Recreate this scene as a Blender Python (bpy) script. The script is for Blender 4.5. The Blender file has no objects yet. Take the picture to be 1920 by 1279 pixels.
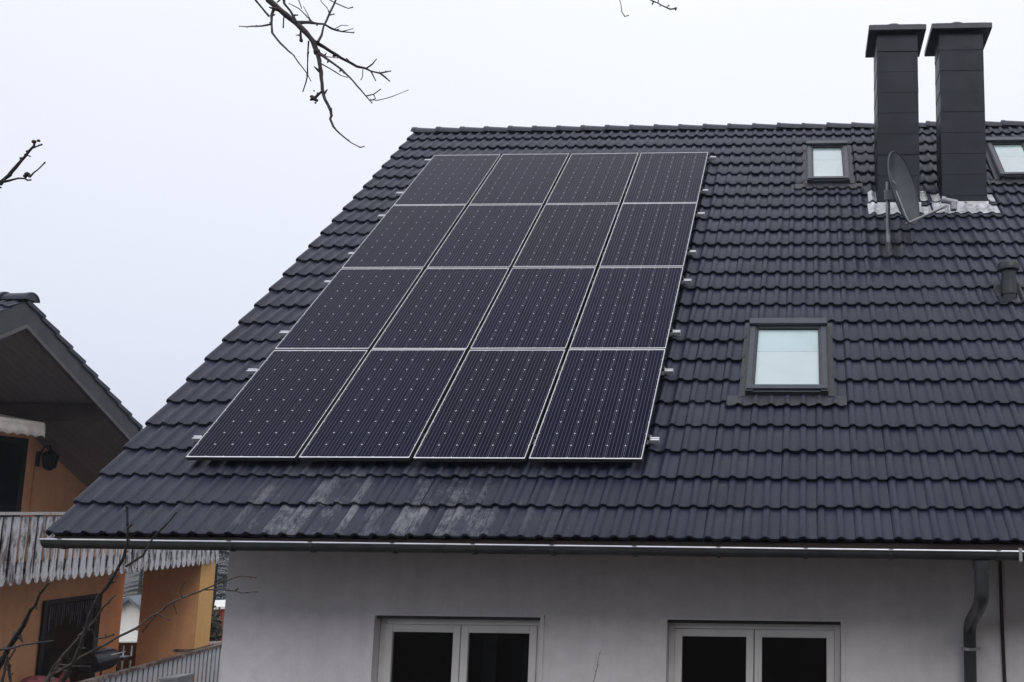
import bpy, bmesh, math, random
from mathutils import Vector, Matrix
random.seed(7)
S = bpy.context.scene
COL = S.collection
R = math.radians

# ---------------------------------------------------------------- camera
W, H = 1920.0, 1279.0                     # pixel grid of the photograph
F, CX, CY = 1663.04, 1435.72, 746.63      # focal length and principal point (px)
CAM = Vector((6.1937, -7.0970, 0.2351))
_a = Vector((R(-7.25592862), R(2.46157391), R(0.24411022)))
_rot = Matrix.Rotation(_a.length, 3, _a.normalized())
RW = _rot @ Matrix(((1, 0, 0), (0, 0, -1), (0, 1, 0)))   # world -> (right, down, forward)
cd = bpy.data.cameras.new('camera'); cam = bpy.data.objects.new('camera', cd); COL.objects.link(cam)
cd.sensor_width = 36.0; cd.lens = F / W * 36.0
cd.shift_x = (W / 2 - CX) / W; cd.shift_y = (CY - H / 2) / W
cd.clip_start = 0.05; cd.clip_end = 3000
m3 = Matrix((RW[0], -RW[1], -RW[2])).transposed()
cam.matrix_world = Matrix.Translation(CAM) @ m3.to_4x4()
S.camera = cam
S.render.resolution_x, S.render.resolution_y = 1024, 682

# ---------------------------------------------------------------- sky, sun, exposure
SUN_EL, SUN_AZ = R(37), R(165)
w = bpy.data.worlds.new('World'); S.world = w; w.use_nodes = True
nt = w.node_tree; nt.nodes.clear()
out = nt.nodes.new('ShaderNodeOutputWorld'); bg = nt.nodes.new('ShaderNodeBackground')
sky = nt.nodes.new('ShaderNodeTexSky'); sky.sky_type = 'NISHITA'; sky.sun_disc = False
sky.sun_elevation = SUN_EL; sky.sun_rotation = SUN_AZ; sky.dust_density = 4.0; sky.air_density = 1.0
# overcast deck: even cloud light that gets a little brighter towards the zenith
tc = nt.nodes.new('ShaderNodeTexCoord'); sep = nt.nodes.new('ShaderNodeSeparateXYZ')
nt.links.new(tc.outputs['Generated'], sep.inputs[0])
rmp = nt.nodes.new('ShaderNodeValToRGB')
e = rmp.color_ramp.elements
e[0].position = 0.0; e[0].color = (7.7, 8.2, 9.8, 1)
e[1].position = 0.60; e[1].color = (10.7, 10.8, 11.3, 1)
e2 = e.new(1.0); e2.color = (13.4, 13.4, 13.8, 1)
nt.links.new(sep.outputs['Z'], rmp.inputs[0])
cn = nt.nodes.new('ShaderNodeTexNoise'); cn.inputs['Scale'].default_value = 1.6; cn.inputs['Detail'].default_value = 3
nt.links.new(tc.outputs['Generated'], cn.inputs['Vector'])
cr = nt.nodes.new('ShaderNodeMapRange'); cr.inputs[3].default_value = 0.95; cr.inputs[4].default_value = 1.05
nt.links.new(cn.outputs['Fac'], cr.inputs[0])
cm = nt.nodes.new('ShaderNodeVectorMath'); cm.operation = 'SCALE'
nt.links.new(rmp.outputs[0], cm.inputs[0]); nt.links.new(cr.outputs[0], cm.inputs['Scale'])
mx = nt.nodes.new('ShaderNodeMixRGB'); mx.inputs[0].default_value = 0.93
nt.links.new(sky.outputs[0], mx.inputs[1]); nt.links.new(cm.outputs[0], mx.inputs[2])
bg.inputs[1].default_value = 0.1
nt.links.new(mx.outputs[0], bg.inputs[0]); nt.links.new(bg.outputs[0], out.inputs[0])
sl = bpy.data.lights.new('sun', 'SUN'); sl.energy = 0.8; sl.angle = R(30); sl.color = (1.0, 0.98, 0.96)
so = bpy.data.objects.new('sun', sl); COL.objects.link(so)
_d = Vector((math.sin(SUN_AZ) * math.cos(SUN_EL), math.cos(SUN_AZ) * math.cos(SUN_EL), math.sin(SUN_EL)))
so.rotation_euler = _d.to_track_quat('Z', 'Y').to_euler(); so.location = (0, -20, 30)
vs = S.view_settings
vs.view_transform = 'Standard'; vs.look = 'None'; vs.gamma = 1.0; vs.use_curve_mapping = False; vs.exposure = 0.0

# ---------------------------------------------------------------- helpers
def ray(x, y):
    d = RW.transposed() @ Vector(((x - CX) / F, (y - CY) / F, 1.0))
    return d                                   # scaled so that depth along the lens axis is 1
def at(x, y, depth): return CAM + ray(x, y) * depth
def hit(x, y, p0, n):
    d = ray(x, y); return CAM + d * ((Vector(p0) - CAM).dot(n) / d.dot(n))
TH = R(45.21); cT, sT = math.cos(TH), math.sin(TH)
RM = Matrix(((1, 0, 0, 0), (0, cT, -sT, 0), (0, sT, cT, 0), (0, 0, 0, 1)))   # (u, v, h) on the roof -> world
def rf(u, v, h=0.0): return RM @ Vector((u, v, h))

WM = {}
def setparent(o, p):
    if p is not None:
        o.parent = p; o.matrix_parent_inverse = WM[p.name].inverted()
def props(o, label=None, cat=None, group=None, kind=None):
    if label: o['label'] = label
    if cat: o['category'] = cat
    if group: o['group'] = group
    if kind: o['kind'] = kind
    return o
def thing(name, label, cat, loc=(0, 0, 0), group=None):
    o = bpy.data.objects.new(name, None); COL.objects.link(o); o.location = loc; o.empty_display_size = 0.1
    WM[o.name] = Matrix.Translation(Vector(loc)); return props(o, label, cat, group)
def link(name, me, parent=None, M=None):
    o = bpy.data.objects.new(name, me); COL.objects.link(o)
    M = M if M is not None else Matrix.Identity(4)
    o.matrix_basis = M; WM[o.name] = M.copy(); setparent(o, parent); return o

class MB:
    def __init__(s, M=None): s.v = []; s.f = []; s.M = M
    def add(s, vs, fs):
        b = len(s.v); s.v += [Vector(v) for v in vs]; s.f += [tuple(b + i for i in f) for f in fs]; return s
    def box(s, x0, x1, y0, y1, z0, z1, M=None):
        vs = [Vector((x, y, z)) for z in (z0, z1) for y in (y0, y1) for x in (x0, x1)]
        if M is not None: vs = [M @ v for v in vs]
        return s.add(vs, [(0, 2, 3, 1), (4, 5, 7, 6), (0, 1, 5, 4), (1, 3, 7, 5), (3, 2, 6, 7), (2, 0, 4, 6)])
    def prism(s, pts, ext):                     # closed outline (3D points) pushed along ext
        n = len(pts); a = [Vector(p) for p in pts]; b = [p + Vector(ext) for p in a]
        fs = [tuple(reversed(range(n))), tuple(range(n, 2 * n))] + [(i, (i + 1) % n, n + (i + 1) % n, n + i) for i in range(n)]
        return s.add(a + b, fs)
    def quad(s, a, b, c, d): return s.add([a, b, c, d], [(0, 1, 2, 3)])
    def tube(s, pts, rad, n=8, cap=True):
        pts = [Vector(p) for p in pts]; k = len(pts)
        rad = rad if isinstance(rad, (list, tuple)) else [rad] * k
        vs = []; t0 = None; x = None
        for i, p in enumerate(pts):
            t = (pts[min(i + 1, k - 1)] - pts[max(i - 1, 0)]).normalized()
            if x is None: x = t.orthogonal().normalized()
            else:
                x = x - t * x.dot(t)
                x = x.normalized() if x.length > 1e-6 else t.orthogonal().normalized()
            y = t.cross(x)
            for j in range(n):
                a = 2 * math.pi * j / n; vs.append(p + (x * math.cos(a) + y * math.sin(a)) * rad[i])
        fs = [(i * n + j, i * n + (j + 1) % n, (i + 1) * n + (j + 1) % n, (i + 1) * n + j) for i in range(k - 1) for j in range(n)]
        if cap: fs += [tuple(reversed(range(n))), tuple((k - 1) * n + j for j in range(n))]
        return s.add(vs, fs)
    def ball(s, c, r, n=6, m=4, sc=(1, 1, 1)):
        vs = []; c = Vector(c)
        for i in range(m + 1):
            th = math.pi * i / m
            for j in range(n):
                a = 2 * math.pi * j / n
                vs.append(c + Vector((sc[0] * math.sin(th) * math.cos(a), sc[1] * math.sin(th) * math.sin(a), sc[2] * math.cos(th))) * r)
        return s.add(vs, [(i * n + j, (i + 1) * n + j, (i + 1) * n + (j + 1) % n, i * n + (j + 1) % n) for i in range(m) for j in range(n)])
    def mesh(s, name, mat, smooth=False, angle=40):
        me = bpy.data.meshes.new(name)
        vs = [s.M @ v for v in s.v] if s.M is not None else s.v
        me.from_pydata([tuple(v) for v in vs], [], s.f)
        bm = bmesh.new(); bm.from_mesh(me); bmesh.ops.recalc_face_normals(bm, faces=bm.faces)
        if smooth:
            for f in bm.faces: f.smooth = True
            for ed in bm.edges:
                if len(ed.link_faces) == 2 and ed.calc_face_angle(0) > R(angle): ed.smooth = False
        bm.to_mesh(me); bm.free()
        if mat: me.materials.append(mat)
        return me
    def build(s, name, mat, parent=None, smooth=False, angle=40, bevel=0):
        o = link(name, s.mesh(name, mat, smooth, angle), parent)
        if bevel:
            b = o.modifiers.new('bevel', 'BEVEL'); b.width = bevel; b.segments = 2; b.limit_method = 'ANGLE'
        return o

# ---------------------------------------------------------------- materials
def nodes(name):
    m = bpy.data.materials.new(name); m.use_nodes = True; t = m.node_tree
    return m, t, t.nodes['Principled BSDF']
def N(t, kind, **kw):
    n = t.nodes.new(kind)
    for k, v in kw.items(): setattr(n, k, v)
    return n
def math_(t, op, a, b=None, clamp=False):
    n = N(t, 'ShaderNodeMath', operation=op, use_clamp=clamp)
    for i, x in enumerate((a, b)):
        if x is None: continue
        if isinstance(x, (int, float)): n.inputs[i].default_value = x
        else: t.links.new(x, n.inputs[i])
    return n.outputs[0]
def noise(t, vec, scale, detail=4, rough=0.55, dist=0.0):
    n = N(t, 'ShaderNodeTexNoise'); n.inputs['Scale'].default_value = scale; n.inputs['Detail'].default_value = detail
    n.inputs['Roughness'].default_value = rough; n.inputs['Distortion'].default_value = dist
    if vec is not None: t.links.new(vec, n.inputs['Vector'])
    return n.outputs['Fac']
def ramp(t, fac, stops):
    n = N(t, 'ShaderNodeValToRGB'); el = n.color_ramp.elements
    while len(el) < len(stops): el.new(0.5)
    for e_, (p, c) in zip(el, stops):
        e_.position = p; e_.color = c if len(c) == 4 else (*c, 1)
    t.links.new(fac, n.inputs[0]); return n.outputs[0]
def mixc(t, fac, a, b, mode='MIX'):
    n = N(t, 'ShaderNodeMixRGB', blend_type=mode)
    for i, x in enumerate((fac, a, b)):
        if isinstance(x, (int, float)): n.inputs[i].default_value = x
        elif isinstance(x, tuple): n.inputs[i].default_value = (*x, 1) if len(x) == 3 else x
        else: t.links.new(x, n.inputs[i])
    return n.outputs[0]
def bump(t, b, hgt, strength=0.3, dist=0.01):
    n = N(t, 'ShaderNodeBump'); n.inputs['Strength'].default_value = strength; n.inputs['Distance'].default_value = dist
    t.links.new(hgt, n.inputs['Height']); t.links.new(n.outputs[0], b.inputs['Normal'])
def pos(t): return N(t, 'ShaderNodeNewGeometry').outputs['Position']
def mapped(t, vec, scale=(1, 1, 1), rot=(0, 0, 0)):
    n = N(t, 'ShaderNodeMapping'); n.inputs['Scale'].default_value = scale; n.inputs['Rotation'].default_value = rot
    t.links.new(vec, n.inputs['Vector']); return n.outputs[0]
def simple(name, c, rough=0.6, metal=0.0, var=0.25, scale=6.0, bmp=0.15, bscale=60.0, bdist=0.004, spec=0.5):
    m, t, b = nodes(name); p = pos(t)
    a = noise(t, p, scale, 5)
    lo = tuple(x * (1 - var) for x in c); hi = tuple(min(1, x * (1 + var)) for x in c)
    t.links.new(ramp(t, a, [(0.3, lo), (0.7, hi)]), b.inputs['Base Color'])
    b.inputs['Metallic'].default_value = metal; b.inputs['Specular IOR Level'].default_value = spec
    rr = N(t, 'ShaderNodeMapRange'); rr.inputs[3].default_value = max(0.02, rough - 0.1); rr.inputs[4].default_value = min(1, rough + 0.1)
    t.links.new(noise(t, p, scale * 2.3, 3), rr.inputs[0]); t.links.new(rr.outputs[0], b.inputs['Roughness'])
    if bmp: bump(t, b, noise(t, p, bscale, 3), bmp, bdist)
    return m

def tile_material():
    m, t, b = nodes('concrete_roof_tile'); p = pos(t)
    # slope coordinates from the surface position
    sx = N(t, 'ShaderNodeSeparateXYZ'); t.links.new(p, sx.inputs[0])
    v = math_(t, 'ADD', math_(t, 'MULTIPLY', sx.outputs[1], cT), math_(t, 'MULTIPLY', sx.outputs[2], sT))
    u = sx.outputs[0]
    iu = math_(t, 'FLOOR', math_(t, 'DIVIDE', u, 0.30)); iv = math_(t, 'FLOOR', math_(t, 'DIVIDE', math_(t, 'ADD', v, 0.012), 0.3474))
    cx = N(t, 'ShaderNodeCombineXYZ'); t.links.new(iu, cx.inputs[0]); t.links.new(iv, cx.inputs[1])
    wn = N(t, 'ShaderNodeTexWhiteNoise'); t.links.new(cx.outputs[0], wn.inputs['Vector'])
    uv = N(t, 'ShaderNodeCombineXYZ'); t.links.new(u, uv.inputs[0]); t.links.new(v, uv.inputs[1]); uv = uv.outputs[0]
    base = ramp(t, wn.outputs['Value'], [(0.0, (0.007, 0.010, 0.029)), (0.55, (0.011, 0.015, 0.040)), (1.0, (0.022, 0.025, 0.052))])
    base = mixc(t, 0.5, base, ramp(t, noise(t, p, 1.3, 5, 0.6), [(0.3, (0.006, 0.009, 0.028)), (0.7, (0.022, 0.027, 0.056))]))
    grain = noise(t, p, 240, 3, 0.7)
    base = mixc(t, 1.0, base, ramp(t, grain, [(0.3, (0.8, 0.8, 0.8)), (0.7, (1.2, 1.2, 1.2))]), 'MULTIPLY')
    # streaks running down the slope
    st = noise(t, mapped(t, uv, (30, 2.0, 1)), 1.0, 4, 0.6)
    base = mixc(t, 1.0, base, ramp(t, st, [(0.3, (0.88, 0.88, 0.88)), (0.75, (1.14, 1.14, 1.16))]), 'MULTIPLY')
    # chalky lime run-off on the courses by the eave, under the lower edge of the panels
    def band(x, a, b2, c, d):
        r1 = N(t, 'ShaderNodeMapRange', interpolation_type='SMOOTHSTEP'); r1.inputs[1].default_value = a; r1.inputs[2].default_value = b2
        r2 = N(t, 'ShaderNodeMapRange', interpolation_type='SMOOTHSTEP'); r2.inputs[1].default_value = c; r2.inputs[2].default_value = d
        r2.inputs[3].default_value = 1; r2.inputs[4].default_value = 0
        t.links.new(x, r1.inputs[0]); t.links.new(x, r2.inputs[0])
        return math_(t, 'MULTIPLY', r1.outputs[0], r2.outputs[0])
    reg = math_(t, 'MULTIPLY', band(u, 1.1, 1.9, 3.2, 4.5), band(v, -0.1, 0.05, 0.34, 1.0))
    ru = math_(t, 'FLOOR', math_(t, 'DIVIDE', u, 0.075)); rc = N(t, 'ShaderNodeCombineXYZ'); t.links.new(ru, rc.inputs[0]); t.links.new(iv, rc.inputs[1]); rc.inputs[2].default_value = 3.7
    rn = N(t, 'ShaderNodeTexWhiteNoise'); t.links.new(rc.outputs[0], rn.inputs['Vector'])
    blot = noise(t, mapped(t, uv, (4.2, 5.5, 1)), 1.0, 5, 0.7)
    scr = noise(t, mapped(t, uv, (75, 15, 1), (0, 0, R(8))), 1.0, 8, 0.8, 0.4)
    pat = math_(t, 'ADD', math_(t, 'ADD', math_(t, 'MULTIPLY', scr, 0.75), math_(t, 'MULTIPLY', blot, 0.55)), math_(t, 'MULTIPLY', math_(t, 'SUBTRACT', rn.outputs['Value'], 0.5), 0.22))
    msk = ramp(t, pat, [(0.66, (0, 0, 0)), (0.86, (1, 1, 1))])
    msk = math_(t, 'MULTIPLY', math_(t, 'MULTIPLY', msk, reg), 0.58)
    base = mixc(t, msk, base, (0.34, 0.35, 0.38))
    # a few pale specks of bird lime and lichen over the whole roof
    sp = noise(t, p, 38, 2, 0.5)
    base = mixc(t, ramp(t, sp, [(0.70, (0, 0, 0)), (0.77, (0.5, 0.5, 0.5))]), base, (0.13, 0.13, 0.14))
    mo = math_(t, 'MULTIPLY', noise(t, p, 2.1, 4, 0.6), noise(t, p, 26, 5, 0.7))
    base = mixc(t, ramp(t, mo, [(0.30, (0, 0, 0)), (0.42, (0.5, 0.5, 0.5))]), base, (0.052, 0.050, 0.045))
    t.links.new(base, b.inputs['Base Color'])
    rr = N(t, 'ShaderNodeMapRange'); rr.inputs[3].default_value = 0.40; rr.inputs[4].default_value = 0.60
    t.links.new(noise(t, p, 9, 4), rr.inputs[0]); t.links.new(rr.outputs[0], b.inputs['Roughness'])
    b.inputs['Specular IOR Level'].default_value = 0.12
    b.inputs['Coat Weight'].default_value = 1.0; b.inputs['Coat Roughness'].default_value = 0.50; b.inputs['Coat IOR'].default_value = 1.38   # damp film
    bump(t, b, math_(t, 'ADD', grain, math_(t, 'MULTIPLY', noise(t, p, 40, 4), 1.5)), 0.35, 0.003)
    return m

def cell_material():
    m, t, b = nodes('solar_cell'); oc = N(t, 'ShaderNodeTexCoord').outputs['Object']
    sx = N(t, 'ShaderNodeSeparateXYZ'); t.links.new(oc, sx.inputs[0])
    # five busbars per cell, running up the slope
    ph = math_(t, 'FRACT', math_(t, 'ADD', math_(t, 'DIVIDE', sx.outputs[0], 0.0320), 0.5))
    d = math_(t, 'ABSOLUTE', math_(t, 'SUBTRACT', ph, 0.5))
    bus = math_(t, 'LESS_THAN', d, 0.045)
    oi = N(t, 'ShaderNodeObjectInfo')
    base = mixc(t, oi.outputs['Random'], (0.0028, 0.0028, 0.013), (0.0048, 0.0045, 0.018))
    base = mixc(t, 1.0, base, oi.outputs['Color'], 'MULTIPLY')
    base = mixc(t, bus, base, (0.115, 0.118, 0.185))
    t.links.new(base, b.inputs['Base Color'])
    b.inputs['Roughness'].default_value = 0.10; b.inputs['IOR'].default_value = 1.155
    return m

def wood_slat(name, paint, wood, amt=0.5):
    m, t, b = nodes(name); p = pos(t)
    g = noise(t, mapped(t, p, (9, 9, 1.2)), 4.0, 6, 0.7, 0.4)
    wd = ramp(t, g, [(0.3, tuple(x * 0.55 for x in wood)), (0.7, wood)])
    pk = math_(t, 'ADD', noise(t, mapped(t, p, (5, 5, 1.1)), 3.0, 7, 0.72, 0.3), math_(t, 'MULTIPLY', noise(t, p, 1.1, 2), 0.35))
    msk = ramp(t, pk, [(amt, (0, 0, 0)), (amt + 0.14, (1, 1, 1))])
    t.links.new(mixc(t, msk, wd, paint), b.inputs['Base Color'])
    b.inputs['Roughness'].default_value = 0.75
    bump(t, b, math_(t, 'ADD', g, msk), 0.4, 0.004)
    return m

def stucco(name, c, var=0.10, stain=0.12):
    m, t, b = nodes(name); p = pos(t)
    big = noise(t, p, 0.8, 5, 0.6); fine = noise(t, p, 130, 4, 0.7)
    lo = tuple(x * (1 - var) for x in c); hi = tuple(min(1, x * (1 + var)) for x in c)
    base = ramp(t, big, [(0.3, lo), (0.7, hi)])
    run = noise(t, mapped(t, p, (7, 7, 0.5)), 1.0, 5, 0.65)
    base = mixc(t, 1.0, base, ramp(t, run, [(0.25, (1 - stain,) * 3), (0.6, (1.03,) * 3)]), 'MULTIPLY')
    base = mixc(t, 1.0, base, ramp(t, fine, [(0.3, (0.84,) * 3), (0.7, (1.08,) * 3)]), 'MULTIPLY')
    base = mixc(t, 1.0, base, ramp(t, noise(t, p, 7, 6, 0.7), [(0.3, (0.92,) * 3), (0.65, (1.04,) * 3)]), 'MULTIPLY')
    t.links.new(base, b.inputs['Base Color']); b.inputs['Roughness'].default_value = 0.93
    b.inputs['Specular IOR Level'].default_value = 0.2
    bump(t, b, fine, 0.5, 0.004); return m

def glass_pane(name, tint, refl=1.0):
    m, t, b = nodes(name); t.nodes.remove(b)
    o = t.nodes['Material Output']; tr = N(t, 'ShaderNodeBsdfTransparent'); tr.inputs[0].default_value = (*tint, 1)
    gl = N(t, 'ShaderNodeBsdfGlossy'); gl.inputs['Roughness'].default_value = 0.02
    lw = N(t, 'ShaderNodeLayerWeight'); lw.inputs[0].default_value = 0.5
    fr = math_(t, 'ADD', 0.04, math_(t, 'MULTIPLY', math_(t, 'POWER', lw.outputs['Facing'], 5.0), 0.96))
    mx_ = N(t, 'ShaderNodeMixShader'); t.links.new(math_(t, 'MULTIPLY', fr, refl, True), mx_.inputs[0])
    t.links.new(tr.outputs[0], mx_.inputs[1]); t.links.new(gl.outputs[0], mx_.inputs[2]); t.links.new(mx_.outputs[0], o.inputs[0])
    return m

def boards(name, c, axis, pitch, var=0.3, rough=0.7, joint=0.25):
    """planks: colour per plank and a thin dark joint (too fine to see singly here)"""
    m, t, b = nodes(name); p = pos(t)
    sx = N(t, 'ShaderNodeSeparateXYZ'); t.links.new(p, sx.inputs[0])
    k = math_(t, 'DIVIDE', sx.outputs[axis], pitch); fl = math_(t, 'FLOOR', k)
    wn = N(t, 'ShaderNodeTexWhiteNoise', noise_dimensions='1D'); t.links.new(fl, wn.inputs['W'])
    base = ramp(t, wn.outputs['Value'], [(0, tuple(x * (1 - var) for x in c)), (1, tuple(x * (1 + var) for x in c))])
    g = noise(t, p, 14, 5, 0.7, 0.5)
    base = mixc(t, 1.0, base, ramp(t, g, [(0.3, (0.8,) * 3), (0.7, (1.15,) * 3)]), 'MULTIPLY')
    jt = math_(t, 'LESS_THAN', math_(t, 'FRACT', k), 0.06)
    t.links.new(mixc(t, jt, base, tuple(x * joint for x in c)), b.inputs['Base Color'])
    b.inputs['Roughness'].default_value = rough; bump(t, b, g, 0.2, 0.004); return m

M = {}
M['tile'] = tile_material()
M['cell'] = cell_material()
M['backsheet'] = simple('white_backsheet', (0.70, 0.70, 0.80), 0.25, 0, 0.04, 3, 0)
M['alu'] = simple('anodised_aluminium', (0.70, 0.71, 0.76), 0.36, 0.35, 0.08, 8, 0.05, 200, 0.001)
M['aluside'] = simple('shaded_frame_side', (0.07, 0.072, 0.08), 0.5, 0.3, 0.15, 8, 0)
M['steel'] = simple('stainless_steel', (0.5, 0.51, 0.54), 0.35, 0.8, 0.15, 10, 0.05)
M['darksteel'] = simple('black_clamp_metal', (0.04, 0.04, 0.045), 0.4, 0.5, 0.2, 10, 0)
M['zinc'] = simple('weathered_zinc', (0.045, 0.046, 0.05), 0.6, 0.2, 0.3, 7, 0.1, 40)
M['zincrim'] = simple('bright_zinc_bead', (0.55, 0.56, 0.61), 0.42, 0.7, 0.15, 12, 0.05)
M['lead'] = simple('bright_sheet_flashing', (0.52, 0.53, 0.57), 0.4, 0.35, 0.30, 14, 0.4, 30, 0.01)
M['slate'] = simple('fibre_cement_slate', (0.006, 0.009, 0.022), 0.45, 0, 0.35, 3, 0.12, 90, 0.004, 0.22)
M['capsheet'] = simple('painted_cap_sheet', (0.022, 0.026, 0.040), 0.45, 0.1, 0.2, 5, 0.05)
M['sky_frame'] = simple('grey_window_cladding', (0.052, 0.058, 0.076), 0.38, 0.35, 0.12, 9, 0.05)
M['sky_dark'] = simple('black_rubber_seal', (0.018, 0.018, 0.022), 0.5, 0, 0.2, 9, 0)
M['flash'] = simple('grey_apron_flashing', (0.030, 0.032, 0.043), 0.5, 0.1, 0.25, 8, 0.3, 40, 0.006)
M['wall'] = stucco('white_render', (0.80, 0.775, 0.80), 0.05, 0.06)
M['pvc'] = simple('white_window_plastic', (0.76, 0.75, 0.745), 0.35, 0, 0.05, 6, 0)
M['glass'] = glass_pane('window_glass', (0.42, 0.43, 0.45), 1.1)
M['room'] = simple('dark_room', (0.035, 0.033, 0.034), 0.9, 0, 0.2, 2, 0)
M['curtain'] = simple('grey_curtain', (0.55, 0.55, 0.62), 0.9, 0, 0.2, 9, 0.1)
M['eavewood'] = boards('dark_stained_boards', (0.035, 0.022, 0.018), 1, 0.12)
M['underlay'] = simple('roof_underlay', (0.012, 0.012, 0.013), 0.9, 0, 0.2, 5, 0)
M['pipe'] = simple('grey_zinc_pipe', (0.06, 0.063, 0.068), 0.5, 0.4, 0.25, 6, 0.08)
M['cable'] = simple('dark_cable', (0.02, 0.018, 0.017), 0.6, 0, 0.2, 6, 0)
M['dish'] = simple('grey_dish_paint', (0.042, 0.049, 0.062), 0.42, 0.1, 0.18, 7, 0.05)
M['dishmark'] = simple('faded_dish_mark', (0.22, 0.22, 0.27), 0.5, 0, 0.2, 30, 0)
M['galv'] = simple('galvanised_tube', (0.26, 0.28, 0.30), 0.45, 0.5, 0.25, 12, 0.08)
M['arm'] = simple('light_metal_arm', (0.42, 0.42, 0.45), 0.4, 0.4, 0.15, 12, 0.05)
M['lnb'] = simple('pale_grey_plastic', (0.35, 0.36, 0.41), 0.45, 0, 0.12, 12, 0.05)
M['vent'] = simple('black_vent_plastic', (0.022, 0.026, 0.036), 0.45, 0, 0.2, 8, 0.05)
M['bark'] = simple('tree_bark', (0.050, 0.043, 0.042), 0.85, 0, 0.5, 35, 0.7, 90, 0.01)
M['bark2'] = simple('lichened_bark', (0.075, 0.062, 0.055), 0.85, 0, 0.6, 22, 0.7, 90, 0.01)
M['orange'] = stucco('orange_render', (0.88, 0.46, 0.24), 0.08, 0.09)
M['peach'] = stucco('lit_orange_render', (0.74, 0.43, 0.17), 0.06, 0.1)
M['slat'] = wood_slat('peeling_white_board', (0.64, 0.64, 0.68), (0.15, 0.125, 0.115), 0.57)
M['slat2'] = wood_slat('white_board', (0.52, 0.53, 0.57), (0.26, 0.24, 0.23), 0.44)
M['rail'] = wood_slat('worn_brown_rail', (0.30, 0.25, 0.23), (0.10, 0.06, 0.045), 0.62)
M['railtop'] = wood_slat('worn_pale_rail', (0.52, 0.50, 0.49), (0.16, 0.12, 0.10), 0.50)
M['soffit'] = boards('grey_soffit_boards', (0.30, 0.285, 0.30), 0, 0.14, 0.08, 0.7, 0.65)
M['barge'] = simple('grey_brown_barge_board', (0.052, 0.053, 0.062), 0.65, 0, 0.25, 4, 0.2, 30)
M['barge2'] = simple('pale_barge_moulding', (0.10, 0.094, 0.092), 0.6, 0, 0.25, 4, 0.2, 30)
M['awn'] = simple('cream_awning_fabric', (0.84, 0.79, 0.71), 0.85, 0, 0.12, 7, 0.2, 60)
M['doorframe'] = simple('dark_brown_frame', (0.012, 0.010, 0.010), 0.6, 0, 0.3, 8, 0.1)
M['blackglass'] = simple('black_glass', (0.006, 0.007, 0.009), 0.12, 0, 0.3, 3, 0, 60, 0.004, 0.15)
M['fringe'] = simple('grey_fringe', (0.10, 0.10, 0.12), 0.9, 0, 0.3, 9, 0)
M['iron'] = simple('black_iron', (0.012, 0.012, 0.014), 0.5, 0.3, 0.3, 12, 0.2)
M['grill'] = simple('black_enamel', (0.010, 0.011, 0.016), 0.4, 0, 0.3, 9, 0.05)
M['red'] = simple('red_fabric', (0.22, 0.05, 0.06), 0.9, 0, 0.8, 14, 0.3, 60, 0.01)
M['redwall'] = simple('red_painted_wall', (0.34, 0.055, 0.05), 0.8, 0, 0.2, 2, 0.2)
M['brownboard'] = simple('dark_brown_board', (0.045, 0.018, 0.014), 0.6, 0, 0.3, 9, 0.2)
M['whitehouse'] = stucco('far_white_render', (0.78, 0.77, 0.74), 0.05, 0.06)
M['farroof'] = simple('far_grey_roof', (0.13, 0.14, 0.17), 0.6, 0, 0.2, 2, 0)
M['cabinet'] = simple('grey_cabinet_metal', (0.30, 0.31, 0.34), 0.45, 0.2, 0.12, 5, 0.05)
M['needle'] = simple('spruce_needles', (0.020, 0.028, 0.022), 0.8, 0, 0.45, 1.2, 0)
M['leaf'] = simple('shrub_leaves', (0.055, 0.06, 0.040), 0.7, 0, 0.6, 3.0, 0)
M['stalk'] = simple('dry_stalk', (0.16, 0.14, 0.12), 0.8, 0, 0.3, 20, 0)
def ground_mat():
    m, t, b = nodes('winter_grass'); p = pos(t)
    c = ramp(t, noise(t, p, 0.35, 6, 0.6), [(0.3, (0.034, 0.030, 0.020)), (0.55, (0.050, 0.042, 0.030)), (0.75, (0.065, 0.050, 0.038))])
    c = mixc(t, 1.0, c, ramp(t, noise(t, p, 30, 4, 0.7), [(0.3, (0.7,) * 3), (0.7, (1.25,) * 3)]), 'MULTIPLY')
    t.links.new(c, b.inputs['Base Color']); b.inputs['Roughness'].default_value = 0.95
    bump(t, b, noise(t, p, 45, 4), 0.8, 0.03); return m
M['ground'] = ground_mat()

# ---------------------------------------------------------------- ground
def sm(a, b, x):
    k = min(1, max(0, (x - a) / (b - a))); return k * k * (3 - 2 * k)
def ground_z(x, y):
    z = -1.38 + 17.0 * (1 - sm(-33, -8.5, y)) * sm(-9, 3, x) - 1.55 * sm(-6.3, -2.2, y)   # unseen hill added behind the viewpoint to block low sky light
    z -= 0.75 * (1 - sm(-4.0, -0.5, x)) * sm(-4, 0, y)
    z -= 8.5 * sm(13, 48, y) + 0.35 * math.sin(x * 0.13) * math.sin(y * 0.11) * sm(14, 30, y)
    return z
def axis_pts():
    a = [i * 0.8 for i in range(-40, 61)]; k = 1.6
    while a[-1] < 380: a.append(a[-1] + k); a.insert(0, a[0] - k); k *= 1.25
    return a
ax = axis_pts(); gm = MB(); n = len(ax)
gm.v = [Vector((x, y, ground_z(x, y))) for y in ax for x in ax]
gm.f = [(j * n + i, j * n + i + 1, (j + 1) * n + i + 1, (j + 1) * n + i) for j in range(n - 1) for i in range(n - 1)]
props(gm.build('ground', M['ground'], None, True, 180), kind='structure')

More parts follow.
